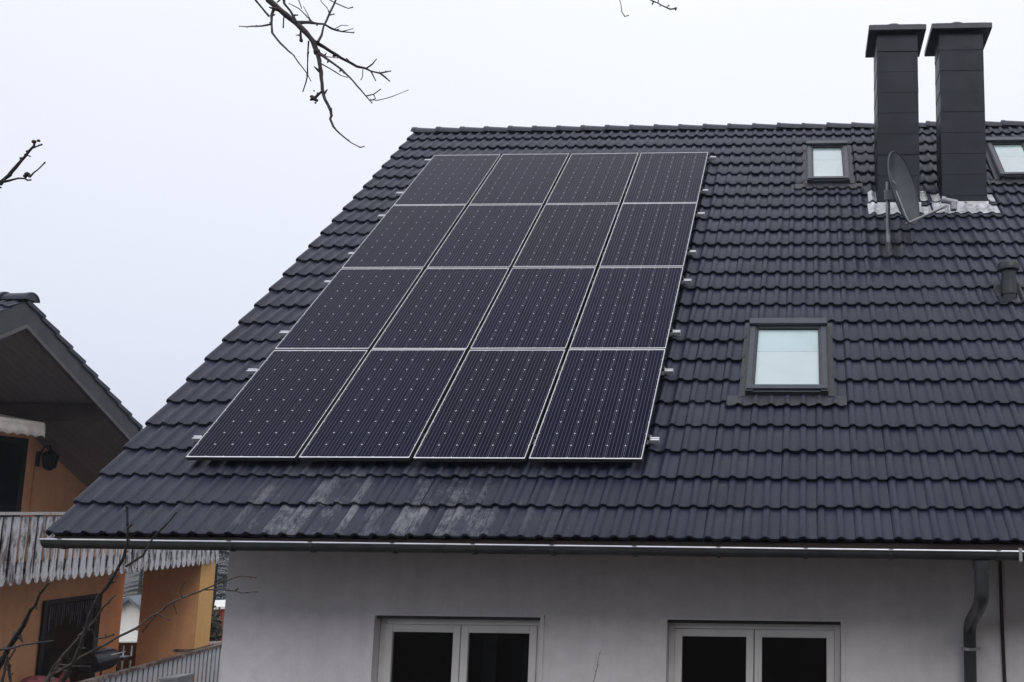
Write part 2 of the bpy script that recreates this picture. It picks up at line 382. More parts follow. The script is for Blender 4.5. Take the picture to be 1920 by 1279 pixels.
# ================================================================ the white house
COURSE, NROW, NCOL = 0.3474, 25, 36
ULEN = NCOL * 0.30
WY = 1.10                                   # front wall plane
WX0 = hit(420, 1160, (0, WY, 0), Vector((0, 1, 0))).x
RV = NROW * COURSE + 0.02                    # slope length to the ridge
RIDGE = rf(0, RV, 0)
GZ = -2.98
house = thing('white_house', 'white rendered house with dark tiled roof carrying the solar panels', 'house', (WX0, WY, GZ))
def wallpt(x, y): return hit(x, y, (0, WY, 0), Vector((0, 1, 0)))

# front wall with two window openings -------------------------------------
wins = []
for (a, b_, ty) in (((697, 1152), (1021, 1154), 0), ((1244, 1159), (1584, 1163), 0)):
    p, q = wallpt(*a), wallpt(*b_); zt = (p.z + q.z) / 2; wins.append((p.x, q.x, zt - 1.32, zt))
ztop = 0.94
wb = MB(); TK = 0.32
xs = [WX0, wins[0][0], wins[0][1], wins[1][0], wins[1][1], ULEN + 0.4]
for i in range(5):
    if i % 2 == 0: wb.box(xs[i], xs[i + 1], WY, WY + TK, GZ - 0.3, ztop)
    else:
        z0, z1 = wins[i // 2][2], wins[i // 2][3]
        wb.box(xs[i], xs[i + 1], WY, WY + TK, GZ - 0.3, z0); wb.box(xs[i], xs[i + 1], WY, WY + TK, z1, ztop)
wb.build('wall', M['wall'], house)
# gable wall (left) and back wall
back = 2 * RIDGE.y - WY
gp = [(WX0 + 0.002, WY + TK, GZ - 0.3), (WX0 + 0.002, back, GZ - 0.3), (WX0 + 0.002, back, ztop), (WX0 + 0.002, RIDGE.y, RIDGE.z - 0.35), (WX0 + 0.002, WY + TK, ztop + TK)]
MB().prism(gp, (0.3, 0, 0)).build('gable_wall', M['wall'], house)
MB().box(WX0 + 0.31, ULEN + 0.4, back - 0.3, back, GZ - 0.3, ztop).build('wall', M['wall'], house)

for wi, (x0, x1, z0, z1) in enumerate(wins):
    win = link('window', MB().box(x0, x1, WY + 0.20, WY + 0.24, z0 - 0.01, z0 + 0.03).mesh('window_sill_board', M['pvc']), house)
    props(win, ['twin casement window with a faint curtain behind the glass', 'twin casement window with plain dark panes'][wi])
    yf = WY + 0.11
    # reveal liner with a step, roller-shutter slot along its head
    rl = MB(); rl.box(x0, x0 + 0.035, WY - 0.012, yf, z0, z1); rl.box(x1 - 0.035, x1, WY - 0.012, yf, z0, z1); rl.box(x0, x1, WY - 0.014, WY + 0.01, z1 - 0.012, z1 + 0.012)
    rl.build('reveal', M['wall'], win)
    MB().box(x0 + 0.036, x1 - 0.036, WY + 0.03, yf + 0.02, z1 - 0.045, z1 - 0.013).build('shutter_slot', M['sky_dark'], win)
    # outer frame
    fr = MB(); fx0, fx1, fz1 = x0 + 0.037, x1 - 0.037, z1 - 0.047
    fr.box(fx0, fx0 + 0.055, yf, yf + 0.07, z0, fz1); fr.box(fx1 - 0.055, fx1, yf, yf + 0.07, z0, fz1)
    fr.box(fx0 + 0.055, fx1 - 0.055, yf, yf + 0.07, fz1 - 0.055, fz1); fr.box(fx0 + 0.055, fx1 - 0.055, yf, yf + 0.07, z0, z0 + 0.06)
    fr.build('frame', M['pvc'], win, bevel=0.004)
    mid = (fx0 + fx1) / 2
    for k, (a, b_) in enumerate(((fx0 + 0.057, mid - 0.004), (mid + 0.004, fx1 - 0.057))):
        s_ = MB(); ys = yf - 0.016; zt_, zb = fz1 - 0.057, z0 + 0.062
        s_.box(a, a + 0.068, ys, ys + 0.07, zb, zt_); s_.box(b_ - 0.068, b_, ys, ys + 0.07, zb, zt_)
        s_.box(a + 0.068, b_ - 0.068, ys, ys + 0.07, zt_ - 0.068, zt_); s_.box(a + 0.068, b_ - 0.068, ys, ys + 0.07, zb, zb + 0.07)
        s_.build('sash', M['pvc'], win, bevel=0.005)
        MB().box(a + 0.064, b_ - 0.064, ys + 0.03, ys + 0.038, zb + 0.066, zt_ - 0.064).build('pane', M['glass'], win)
        if wi == 0 and k == 1:
            cu = MB(); nn = 40
            for (c0, c1) in ((a + 0.10, a + 0.24), (b_ - 0.22, b_ - 0.08)):
                vs_ = []
                for i in range(nn + 1):
                    x = c0 + (c1 - c0) * i / nn; y = WY + 0.40 + 0.02 * math.sin(i * 0.9) + 0.01 * math.sin(i * 2.3)
                    vs_ += [(x, y, zb), (x, y, zt_ + 0.05)]
                cu.add(vs_, [(2 * i, 2 * i + 2, 2 * i + 3, 2 * i + 1) for i in range(nn)])
            cu.build('curtain', M['curtain'], win, True)
    # room behind
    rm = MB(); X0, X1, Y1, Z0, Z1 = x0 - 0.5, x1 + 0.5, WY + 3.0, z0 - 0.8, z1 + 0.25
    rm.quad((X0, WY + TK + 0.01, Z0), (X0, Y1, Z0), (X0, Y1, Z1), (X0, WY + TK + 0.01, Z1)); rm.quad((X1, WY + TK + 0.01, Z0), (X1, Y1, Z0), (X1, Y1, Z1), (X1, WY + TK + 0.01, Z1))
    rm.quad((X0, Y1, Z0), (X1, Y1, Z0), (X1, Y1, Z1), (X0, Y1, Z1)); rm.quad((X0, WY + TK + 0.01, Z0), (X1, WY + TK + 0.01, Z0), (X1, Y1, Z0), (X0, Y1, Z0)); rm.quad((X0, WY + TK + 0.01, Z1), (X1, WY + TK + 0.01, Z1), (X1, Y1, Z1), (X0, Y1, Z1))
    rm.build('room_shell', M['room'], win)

# roof deck ----------------------------------------------------------------
rb = MB()
prof = [(0.02, -0.03), (RV, -0.03)]
front = [rf(0, 0.03, -0.035), rf(0, RV, -0.035)]
ridge_t = Vector((0, RIDGE.y, rf(0, RV, -0.035).z))
mir = lambda p: Vector((p.x, 2 * RIDGE.y - p.y, p.z))
lo_front = rf(0, 0.03, -0.115); lo_ridge = Vector((0, RIDGE.y, ridge_t.z - 0.115))
pts = [front[0], ridge_t, mir(front[0]), mir(lo_front), lo_ridge, lo_front]
roof = MB().prism([p + Vector((0.02, 0, 0)) for p in pts], (ULEN, 0, 0)).build('roof', M['underlay'], house)
props(roof, 'steep gable roof of dark grey double-roll concrete tiles')
# boarded soffit under the overhang, barge board at the gable edge, fascia
sfm = MB(); sfm.quad(rf(0.06, 0.06, -0.12), rf(ULEN, 0.06, -0.12), rf(ULEN, 1.52, -0.12), rf(0.06, 1.52, -0.12)); sfm.build('soffit', M['eavewood'], roof)
MB().box(0.03, ULEN, 0.035, 0.060, -0.085, -0.012).build('fascia_board', M['eavewood'], roof)
MB(RM).box(-0.004, 0.018, 0.05, RV - 0.05, -0.14, -0.006).build('barge_board', M['eavewood'], roof)

# tiles --------------------------------------------------------------------
PROF = [(0.0, 0.0), (0.055, 0.010), (0.14, 0.022), (0.25, 0.0265), (0.36, 0.022), (0.445, 0.010), (0.50, 0.001), (0.75, -0.002)]
def prof_h(x):                              # tile surface height at distance x along the eave (0.15 m per roll)
    t_ = (x / 0.15) % 1.0
    P = PROF + [(1.0, 0.0)]
    for (a, ha), (b_, hb) in zip(P, P[1:]):
        if a <= t_ <= b_: return ha + (hb - ha) * (t_ - a) / (b_ - a)
    return 0
LEN = 0.40; NOSE = 0.037; DROP = NOSE / COURSE
def tile_mesh(name, jit=0.0):
    xs_ = [(k + t_) * 0.15 for k in range(2) for t_, _ in PROF] + [0.298]
    xs_ = [min(0.298, x) for x in xs_]
    vs_ = []; n_ = len(xs_)
    for x in xs_: vs_.append((x, 0, prof_h(x) + 0.003))                # nose bottom
    for x in xs_: vs_.append((x, -0.003, prof_h(x) + NOSE - 0.006))            # nose arris
    for x in xs_: vs_.append((x, 0.006, prof_h(x) + NOSE))             # top front
    for x in xs_: vs_.append((x, LEN, prof_h(x) + NOSE - DROP * LEN))  # top back
    fs_ = [(r * n_ + i, r * n_ + i + 1, (r + 1) * n_ + i + 1, (r + 1) * n_ + i) for r in range(3) for i in range(n_ - 1)]
    b0 = len(vs_); vs_ += [(0, 0, -0.02), (0, LEN, -0.02 - DROP * LEN)]
    fs_ += [(b0, 0, n_, 2 * n_, 3 * n_, b0 + 1)]
    me = bpy.data.meshes.new(name); me.from_pydata(vs_, [], fs_)
    bm = bmesh.new(); bm.from_mesh(me)
    for f in bm.faces: f.smooth = f.index < 3 * (n_ - 1)
    for ed in bm.edges:
        if len(ed.link_faces) == 2 and ed.calc_face_angle(0) > R(50): ed.smooth = False
    bm.to_mesh(me); bm.free(); me.materials.append(M['tile']); return me
TILE = tile_mesh('roof_tile')
AU0, AV0, HP = 0.793, 0.783, 0.16             # lower left corner of the solar array
PW, PL, GU, GV = 0.976, 1.637, 0.037, 0.020
AU1, AV1 = AU0 + 4 * PW + 3 * GU, AV0 + 4 * PL + 3 * GV
SKY = [(5.635, 1.82, 0.79, 1.18, 'big'), (6.235, 6.55, 0.58, 1.25, 'small'), (8.85, 6.63, 0.58, 1.22, 'small2')]
CHIM = [(7.166, 7.695, 4.131), (7.998, 8.565, 4.142)]      # x0, x1, y of the front face
def blocked(u, v):                            # tile wholly inside an opening of the roof
    for (a, b_, w_, l_, _) in SKY:
        if a - 0.02 < u and u + 0.30 < a + w_ + 0.02 and b_ - 0.03 < v and v + COURSE < b_ + l_ + 0.02: return True
    return False
cand = []; allt = []
for r_ in range(NROW):
    for c_ in range(NCOL):
        u, v = c_ * 0.30, r_ * COURSE
        if blocked(u, v): continue
        dy = random.gauss(0, 0.0035); tilt = random.gauss(0, 0.008); dz = random.gauss(0, 0.0012); yaw = random.gauss(0, 0.0040)
        if random.random() < 0.03: tilt -= 0.008
        if c_ == 0: dy *= 0.4; tilt *= 0.3; yaw *= 0.2
        mt_ = RM @ Matrix.Translation((u, v + dy, dz)) @ Matrix.Rotation(tilt, 4, 'X') @ Matrix.Rotation(yaw, 4, 'Z')
        allt.append((r_, c_, u, v, mt_))
        q = RW @ (rf(u + 0.15, v + 0.17) - CAM); px, py = CX + F * q.x / q.z, CY + F * q.y / q.z
        under = AU0 - 0.05 < u < AU1 - 0.25 and AV0 - 0.1 < v < AV1 - 0.3
        if -20 < px < 1940 and not under: cand.append((q.z, r_, c_))
cand.sort(); single = set((r_, c_) for _, r_, c_ in cand[:300])
field = MB()
tv = [v.co.copy() for v in TILE.vertices]; tf = [tuple(p.vertices) for p in TILE.polygons]; tsm = [p.use_smooth for p in TILE.polygons]
sm_flags = []
for (r_, c_, u, v, mt_) in allt:
    if (r_, c_) in single: link('roof_tile', TILE, roof, mt_)
    else: field.add([mt_ @ p for p in tv], tf); sm_flags += tsm
fme = bpy.data.meshes.new('roof_tile_field'); fme.from_pydata([tuple(v) for v in field.v], [], field.f); fme.materials.append(M['tile'])
bm = bmesh.new(); bm.from_mesh(fme)
for f, s_ in zip(bm.faces, sm_flags): f.smooth = s_
for ed in bm.edges:
    if len(ed.link_faces) == 2 and ed.calc_face_angle(0) > R(50): ed.smooth = False
bm.to_mesh(fme); bm.free()
props(link('roof_tile_field', fme, roof), kind='stuff')

# ridge caps: half-round, each overlapping the next -------------------------
def cap_mesh(r0=0.125, r1=0.110, L=0.43, th=0.016):
    n_ = 10; vs_ = []
    for (x, r_) in ((0, r0), (0.05, r0), (0.052, r0 - 0.006), (L, r1)):
        for i in range(n_ + 1):
            a = math.pi * i / n_; vs_.append((x, -math.cos(a) * r_ * 1.12, math.sin(a) * r_ - 0.035))
    fs_ = [(k * (n_ + 1) + i, k * (n_ + 1) + i + 1, (k + 1) * (n_ + 1) + i + 1, (k + 1) * (n_ + 1) + i) for k in range(3) for i in range(n_)]
    b0 = len(vs_)
    for i in range(n_ + 1):
        a = math.pi * i / n_; vs_.append((0, -math.cos(a) * (r0 - th) * 1.12, math.sin(a) * (r0 - th) - 0.035))
    fs_ += [(i, i + 1, b0 + i + 1, b0 + i) for i in range(n_)]
    me = bpy.data.meshes.new('ridge_cap'); me.from_pydata(vs_, [], fs_)
    bm = bmesh.new(); bm.from_mesh(me); bmesh.ops.recalc_face_normals(bm, faces=bm.faces)
    for f in bm.faces: f.smooth = True
    for ed in bm.edges:
        if len(ed.link_faces) == 2 and ed.calc_face_angle(0) > R(40): ed.smooth = False
    bm.to_mesh(me); bm.free(); me.materials.append(M['tile']); return me
CAP = cap_mesh(); k = 0
x = -0.01
while x < ULEN - 0.1:
    link('ridge_cap', CAP, roof, Matrix.Translation((x, RIDGE.y, RIDGE.z - 0.012 + random.gauss(0, 0.002))) @ Matrix.Rotation(R(2.2) + random.gauss(0, 0.003), 4, 'Y'))
    x += 0.385
# gable end disc of the first cap and dry-ridge strip under the caps
MB().prism([(-0.004, RIDGE.y + math.cos(math.pi * i / 12) * 0.118, RIDGE.z - 0.03 + math.sin(math.pi * i / 12) * 0.10) for i in range(13)], (0.012, 0, 0)).build('ridge_end_disc', M['tile'], roof)

# gutter ---------------------------------------------------------------------
GX0, GX1 = 0.05, ULEN + 0.05
def gz(x): return -0.036 - 0.0036 * x
gut = MB(); n_ = 12; rad = 0.060; yc = -0.060
rings = [GX0 + (GX1 - GX0) * i / 8 for i in range(9)]
vs_ = []
for x in rings:
    for i in range(n_ + 1):
        a = math.pi + math.pi * i / n_; vs_.append((x, yc + math.cos(a) * rad, gz(x) + math.sin(a) * rad * 1.15))
    for i in range(n_, -1, -1):
        a = math.pi + math.pi * i / n_; vs_.append((x, yc + math.cos(a) * (rad - 0.003), gz(x) + 0.001 + math.sin(a) * (rad - 0.003) * 1.15))
m_ = 2 * (n_ + 1)
gut.add(vs_, [(k * m_ + i, k * m_ + (i + 1) % m_, (k + 1) * m_ + (i + 1) % m_, (k + 1) * m_ + i) for k in range(8) for i in range(m_)])
gutter = gut.build('gutter', M['zinc'], house, True)
props(gutter, 'half-round grey zinc gutter with a bright front bead')
MB().tube([(GX0 - 0.005, yc - rad, gz(GX0) + 0.004), (GX1, yc - rad, gz(GX1) + 0.004)], 0.0085, 8).build('bead', M['zincrim'], gutter, True)
ep = [(GX0, yc + math.cos(math.pi + math.pi * i / 12) * rad, gz(GX0) + math.sin(math.pi + math.pi * i / 12) * rad * 1.15) for i in range(13)]
MB().prism(ep, (0.004, 0, 0)).build('end_cap', M['zinc'], gutter)
for px_, py_ in ((112, 1013), (430, 1014), (582, 1016), (736, 1018), (887, 1020), (1035, 1022), (1190, 1024), (1347, 1026), (1511, 1029), (1671, 1032), (1872, 1034)):
    x = hit(px_, py_, (0, yc - rad, 0), Vector((0, 1, 0))).x
    b_ = MB(); pl = []
    for i in range(9):
        a = math.pi + math.pi * i / 8; pl.append((x, yc + math.cos(a) * (rad + 0.004), gz(x) + math.sin(a) * (rad * 1.15 + 0.004)))
    for (p, q) in zip(pl, pl[1:]):
        p, q = Vector(p), Vector(q); b_.prism([p + Vector((-0.014, 0, 0)), p + Vector((0.014, 0, 0)), q + Vector((0.014, 0, 0)), q + Vector((-0.014, 0, 0))], ((p + q) / 2 - Vector((x, yc, gz(x)))).normalized() * 0.004)
    b_.box(x - 0.016, x + 0.016, yc - rad - 0.010, yc - rad + 0.016, gz(x) + 0.008, gz(x) + 0.015)
    b_.build('gutter_bracket', M['pipe'], gutter)
x = hit(1913, 1035, (0, yc - rad, 0), Vector((0, 1, 0))).x
MB().box(x - 0.012, x + 0.012, yc - rad - 0.013, yc - rad + 0.01, gz(x) - 0.07, gz(x) + 0.03).build('gutter_joint', M['zincrim'], gutter)
# downpipe
px0 = hit(1837, 1060, (0, 0.0, 0), Vector((0, 1, 0))).x
q0 = wallpt(1816, 1279); pr = 0.055; yw = WY - 0.10
path = [(px0, yc + 0.005, gz(px0) - 0.07), (px0, yc + 0.005, -0.36), *[(px0 + (q0.x - px0) * f_, yc + (yw - yc) * f_, z_) for f_, z_ in ((0.02, -0.41), (0.10, -0.465), (0.22, -0.51), (0.80, -0.69), (0.92, -0.735), (0.985, -0.785))], (q0.x, yw, -0.84), (q0.x, yw, GZ + 0.02)]
dp = MB().tube(path, pr, 14).build('downpipe', M['pipe'], house, True)
MB().tube([(px0, yc + 0.005, -0.135), (px0, yc + 0.005, -0.205)], [0.068, 0.060], 14).build('pipe_collar', M['pipe'], dp, True)
zc = wallpt(1822, 1213).z
cl = MB().tube([(q0.x, yw, zc - 0.012), (q0.x, yw, zc + 0.012)], pr + 0.006, 14); cl.box(q0.x + pr, q0.x + pr + 0.035, yw - 0.012, yw + 0.012, zc - 0.014, zc + 0.014); cl.box(q0.x - pr - 0.02, q0.x - pr, yw - 0.012, yw + 0.012, zc - 0.014, zc + 0.014); cl.box(q0.x - 0.01, q0.x + 0.01, yw + pr, WY, zc - 0.01, zc + 0.01)
cl.build('pipe_clamp', M['steel'], dp)
c0, c1 = wallpt(1874, 1062), wallpt(1883, 1279)
MB().tube([(c0.x + 0.005, WY - 0.02, ztop - 0.9), (c0.x, WY - 0.022, -0.2), (c0.x + 0.004, WY - 0.02, -0.7), (c1.x, WY - 0.02, c1.z), (c1.x, WY - 0.02, GZ)], 0.016, 8).build('lightning_conductor', M['cable'], house, True)

# chimneys -------------------------------------------------------------------
for ci, (x0, x1, yf) in enumerate(CHIM):
    wd = x1 - x0; dpth = (wd, 0.40)[ci]; ovx, ovr = 0.115, (0.115, 0.25)[ci]; y1 = yf + dpth
    ctr = at(1683, 55, 1); ov = 0.085
    zc = hit((1683, 1806)[ci], (56, 53)[ci], (0, yf - ov, 0), Vector((0, 1, 0))).z
    zb = yf * math.tan(TH) - 0.5
    core = MB().box(x0 + 0.02, x1 - 0.02, yf + 0.02, y1 - 0.02, zb, zc).build('chimney', M['slate'], house)
    props(core, ['slate-clad chimney behind the satellite dish', 'slate-clad chimney clear of the satellite dish'][ci])
    hgt = 0.288; z = zc - 0.26; k = 0; first = True
    top = zc
    while top > zb + 0.2:
        bot = max(z, zb + 0.1)
        for side in range(4):
            # each panel leans out at its foot and laps over the one below
            o1, o2 = 0.004, 0.009
            e1 = 0.006
            if side == 0: pts_ = [(x0 - e1, yf + 0.02 - o1 - 0.02, top), (x1 + e1, yf - o1, top), (x1 + e1, yf - o2, bot), (x0 - e1, yf - o2, bot)]; pts_[0] = (x0 - e1, yf - o1, top); ex = (0, 0.009, 0)
            elif side == 1: pts_ = [(x0 - o1, yf + 0.006, top), (x0 - o1, y1, top), (x0 - o2, y1, bot), (x0 - o2, yf + 0.006, bot)]; ex = (0.009, 0, 0)
            elif side == 2: pts_ = [(x1 + o1, yf + 0.006, top), (x1 + o1, y1, top), (x1 + o2, y1, bot), (x1 + o2, yf + 0.006, bot)]; ex = (-0.009, 0, 0)
            else: pts_ = [(x0 - e1, y1 + o1, top), (x1 + e1, y1 + o1, top), (x1 + e1, y1 + o2, bot), (x0 - e1, y1 + o2, bot)]; ex = (0, -0.009, 0)
            dj = random.gauss(0, 0.0015)
            MB().prism([(a + dj * (side in (1, 2)), b_ + dj * (side in (0, 3)), c_) for a, b_, c_ in pts_], ex).build('slate_panel', M['slate'], core)
        top = z; z -= hgt; k += 1
    cp = MB().box(x0 - ovx, x1 + ovx, yf - ov, y1 + ovr, zc + 0.001, zc + 0.078).build('chimney_cap', M['capsheet'], core, bevel=0.006)
    MB().box(x0 - ov + 0.03, x1 + ov - 0.03, yf - ov + 0.03, y1 + ov - 0.03, zc + 0.079, zc + 0.095).build('cap_upstand', M['capsheet'], core)
    xm, ym = (x0 + x1) / 2 - 0.03, yf + 0.20
    MB().tube([(xm, ym, zc + 0.08), (xm, ym, zc + 0.16), (xm, ym, zc + 0.19)], [0.15, 0.15, 0.12], 20).build('flue_collar', M['capsheet'], core, True)

# bright flashing dressed over the tiles at the foot of each chimney
def dressed(u0, u1, v0, v1, lift=0.010, wave=True, drop=0.012, nv=3, follow=True):
    b_ = MB(); nu = max(3, int((u1 - u0) / 0.012)); vs_ = []
    rows = [v0 + (v1 - v0) * i / nv for i in range(nv + 1)]
    for j, v in enumerate(rows):
        for i in range(nu + 1):
            u = u0 + (u1 - u0) * i / nu
            base = prof_h(u) + NOSE - DROP * (v % COURSE) if follow else prof_h(u) * (1 - j / nv) + NOSE
            e_ = drop * math.sin(u * 42 + 1.0) if (wave and j == 0) else 0
            vs_.append(rf(u, v + e_, base + lift + random.uniform(-1, 1) * 0.0025))
    n1 = nu + 1
    b_.add(vs_, [(j * n1 + i, j * n1 + i + 1, (j + 1) * n1 + i + 1, (j + 1) * n1 + i) for j in range(nv) for i in range(nu)])
    return b_
for ci, (x0, x1, yf) in enumerate(CHIM):
    vf = yf / cT                                # slope position of the front face
    ch = [o for o in bpy.data.objects if o.name.startswith('chimney') and o.name in ('chimney', 'chimney.001')][ci]
    r0 = int(vf / COURSE)
    dressed(x0 - 0.05, x1 + 0.05, vf - 0.26, vf - 0.02, 0.016, nv=6).build('apron_flashing', M['lead'], ch, True)
    up = MB().box(x0 - 0.02, x1 + 0.02, yf - 0.022, yf - 0.016, yf * math.tan(TH) - 0.06, yf * math.tan(TH) + 0.075); up.build('apron_upstand', M['lead'], ch)
    for sgn in (-1, 1):
        ua, ub = ((x0 - 0.145, x0 - 0.008), (x1 + 0.008, x1 + 0.13))[sgn > 0]
        for k in range(2):
            va = (r0 + k) * COURSE + 0.05 + 0.06 * random.random(); 
            dressed(ua + 0.02 * k, ub - 0.01 * k, va, va + 0.27, 0.012, wave=False, nv=5).build('side_flashing', M['lead'], ch, True)

# skylights --------------------------------------------------------------------
def skylight(u0, v0, w_, l_, label, dark=False):
    T = lambda: MB(RM)
    fl = 0.06
    base = T()                                   # flashing gutter round the frame
    base.box(u0 - fl, u0, v0 - 0.02, v0 + l_ + 0.06, 0.0, 0.055); base.box(u0 + w_, u0 + w_ + fl, v0 - 0.02, v0 + l_ + 0.06, 0.0, 0.055); base.box(u0, u0 + w_, v0 + l_, v0 + l_ + 0.06, 0.0, 0.055)
    sk = base.build('skylight', M['flash'], house); props(sk, label)
    fr = T(); fw, hh = 0.075, 0.105
    fr.box(u0, u0 + fw, v0, v0 + l_, -0.05, hh); fr.box(u0 + w_ - fw, u0 + w_, v0, v0 + l_, -0.05, hh)
    fr.box(u0 + fw, u0 + w_ - fw, v0 + l_ - 0.10, v0 + l_, -0.05, hh); fr.box(u0 + fw, u0 + w_ - fw, v0, v0 + 0.085, -0.05, hh - 0.012)
    fr.build('frame', M['sky_frame'], sk, bevel=0.006)
    # lower sash profile and the hooded top cover
    T().box(u0 + 0.05, u0 + w_ - 0.05, v0 + 0.022, v0 + 0.085, hh - 0.010, hh + 0.012).build('bottom_cover', M['sky_frame'], sk, bevel=0.005)
    T().box(u0 - 0.012, u0 + w_ + 0.012, v0 + l_ - 0.085, v0 + l_ + 0.02, hh + 0.001, hh + 0.045).build('top_cover', M['sky_frame'], sk, bevel=0.012)
    for a in (u0 + 0.008, u0 + w_ - 0.058): T().box(a, a + 0.05, v0 + 0.02, v0 + l_ - 0.09, hh + 0.001, hh + 0.014).build('side_cover', M['sky_frame'], sk, bevel=0.004)
    se = T(); a, b_, c_, d = u0 + fw, u0 + w_ - fw, v0 + 0.087, v0 + l_ - 0.102
    se.box(a, a + 0.012, c_, d, 0.03, hh - 0.004); se.box(b_ - 0.012, b_, c_, d, 0.03, hh - 0.004); se.box(a + 0.012, b_ - 0.012, d - 0.014, d, 0.03, hh - 0.004); se.box(a + 0.012, b_ - 0.012, c_, c_ + 0.012, 0.03, hh - 0.004)
    se.build('seal', M['sky_dark'], sk)
    T().box(a + 0.012, b_ - 0.012, c_ + 0.012, d - 0.014, hh - 0.022, hh - 0.014).build('pane', M['skyglass'], sk)
    # the blind drawn behind the glass
    ym_ = c_ + (d - c_) * 0.60
    T().box(a + 0.012, b_ - 0.012, c_ + 0.012, ym_ - 0.0, hh - 0.034, hh - 0.030).build('roller_blind', M['blind'], sk); T().box(a + 0.012, b_ - 0.012, ym_ + 0.0005, d - 0.014, hh - 0.030, hh - 0.026).build('roller_blind', M['blind2'], sk)
    # pleated apron dressed on the tiles below
    dressed(u0 - 0.17, u0 + w_ + 0.17, v0 - 0.15, v0 - 0.002, 0.010, True, 0.008, 6, False).build('apron', M['flash'], sk, True)
    return sk
M['skyglass'] = glass_pane('skylight_glass', (0.96, 0.99, 0.99), 2.0)
M['blind2'] = simple('tinted_roller_blind', (0.55, 0.64, 0.68), 0.8, 0, 0.10, 1.5, 0)
M['blind'] = simple('pale_roller_blind', (0.62, 0.67, 0.71), 0.8, 0, 0.10, 1.5, 0)
skylight(*SKY[0][:4], 'large grey skylight standing alone low on the slope beside the panels')
skylight(*SKY[1][:4], 'small grey skylight high on the slope by the chimney with the dish')
skylight(*SKY[2][:4], 'small grey skylight high on the slope beyond both chimneys')

# vent pipe ----------------------------------------------------------------------
vp = rf(8.449, 3.66, 0)
vt = dressed(8.30, 8.60, 3.49, 3.83, 0.008, False, nv=4).build('roof_vent', M['vent'], house, True); props(vt, 'short black plastic vent pipe with a domed hood')
B_ = vp + Vector((0, -0.03, -0.10))
MB().tube([B_, B_ + Vector((0, 0, 0.44))], 0.078, 18).build('pipe', M['vent'], vt, True)
MB().tube([B_ + Vector((0, 0, 0.12)), B_ + Vector((0, 0, 0.27))], [0.092, 0.084], 18).build('sleeve', M['vent'], vt, True)
MB().tube([B_ + Vector((0, 0, 0.385)), B_ + Vector((0, 0, 0.395)), B_ + Vector((0, 0, 0.46)), B_ + Vector((0, 0, 0.485)), B_ + Vector((0, 0, 0.492))], [0.098, 0.116, 0.118, 0.10, 0.06], 20).build('hood', M['vent'], vt, True)

# ================================================================ solar array
cm_ = MB(); c2 = 0.1585 / 2; d2 = 0.1593 / 2; ch_ = 0.0076
oct_ = [(-c2 + ch_, -d2), (c2 - ch_, -d2), (c2, -d2 + ch_), (c2, d2 - ch_), (c2 - ch_, d2), (-c2 + ch_, d2), (-c2, d2 - ch_), (-c2, -d2 + ch_)]
cm_.prism([(x, y, 0) for x, y in oct_], (0, 0, 0.0012)); CELL = cm_.mesh('solar_cell', M['cell'])
fm = MB(); fw = 0.0045; fe_ = 0.012
fm.box(0, PW, 0, fe_, -0.04, 0); fm.box(0, PW, PL - fe_, PL, -0.04, 0); fm.box(0, fw, fe_, PL - fe_, -0.04, 0); fm.box(PW - fw, PW, fe_, PL - fe_, -0.04, 0)
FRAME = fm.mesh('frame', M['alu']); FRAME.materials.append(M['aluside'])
for p_ in FRAME.polygons: p_.material_index = 0 if p_.normal.z > 0.5 else 1      # silver lip; sides coloured dark to stand for shade in the gaps
BACK = MB().box(fw, PW - fw, fe_, PL - fe_, -0.010, -0.0035).mesh('backsheet', M['backsheet'])
rowname = ['in the row nearest the gutter', 'in the second row above the gutter', 'in the third row above the gutter', 'in the row nearest the ridge']
colname = ['gable-edge end', 'second from gable edge', 'third from gable edge', 'skylight-side end']
tint = {(2, 2): (1.45, 1.35, 1.0, 1), (0, 0): (0.95, 0.95, 1.0, 1), (1, 2): (0.85, 0.85, 1.15, 1), (2, 1): (1.1, 1.0, 1.25, 1), (0, 3): (0.8, 0.8, 1.1, 1)}
for r_ in range(4):
    for c_ in range(4):
        u, v = AU0 + c_ * (PW + GU), AV0 + r_ * (PL + GV)
        Mp = RM @ Matrix.Translation((u, v, HP + random.gauss(0, 0.0008))) @ Matrix.Rotation(random.gauss(0, 0.0012), 4, 'X') @ Matrix.Rotation(random.gauss(0, 0.0012), 4, 'Y')
        p = thing('solar_panel', 'silver-framed solar panel ' + rowname[r_] + ', ' + colname[c_], 'solar panel', Mp.translation, 'solar panels on the tiled roof')
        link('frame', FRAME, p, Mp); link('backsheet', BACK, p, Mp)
        tn = tint.get((r_, c_), (random.uniform(0.85, 1.15),) * 2 + (random.uniform(0.95, 1.2), 1))
        pu, pv = 0.1600, 0.1606
        for i in range(6):
            for j in range(10):
                o = link('solar_cell', CELL, p, Mp @ Matrix.Translation((PW / 2 + (i - 2.5) * pu, PL / 2 + (j - 4.5) * pv, -0.0033)))
                o.color = tn
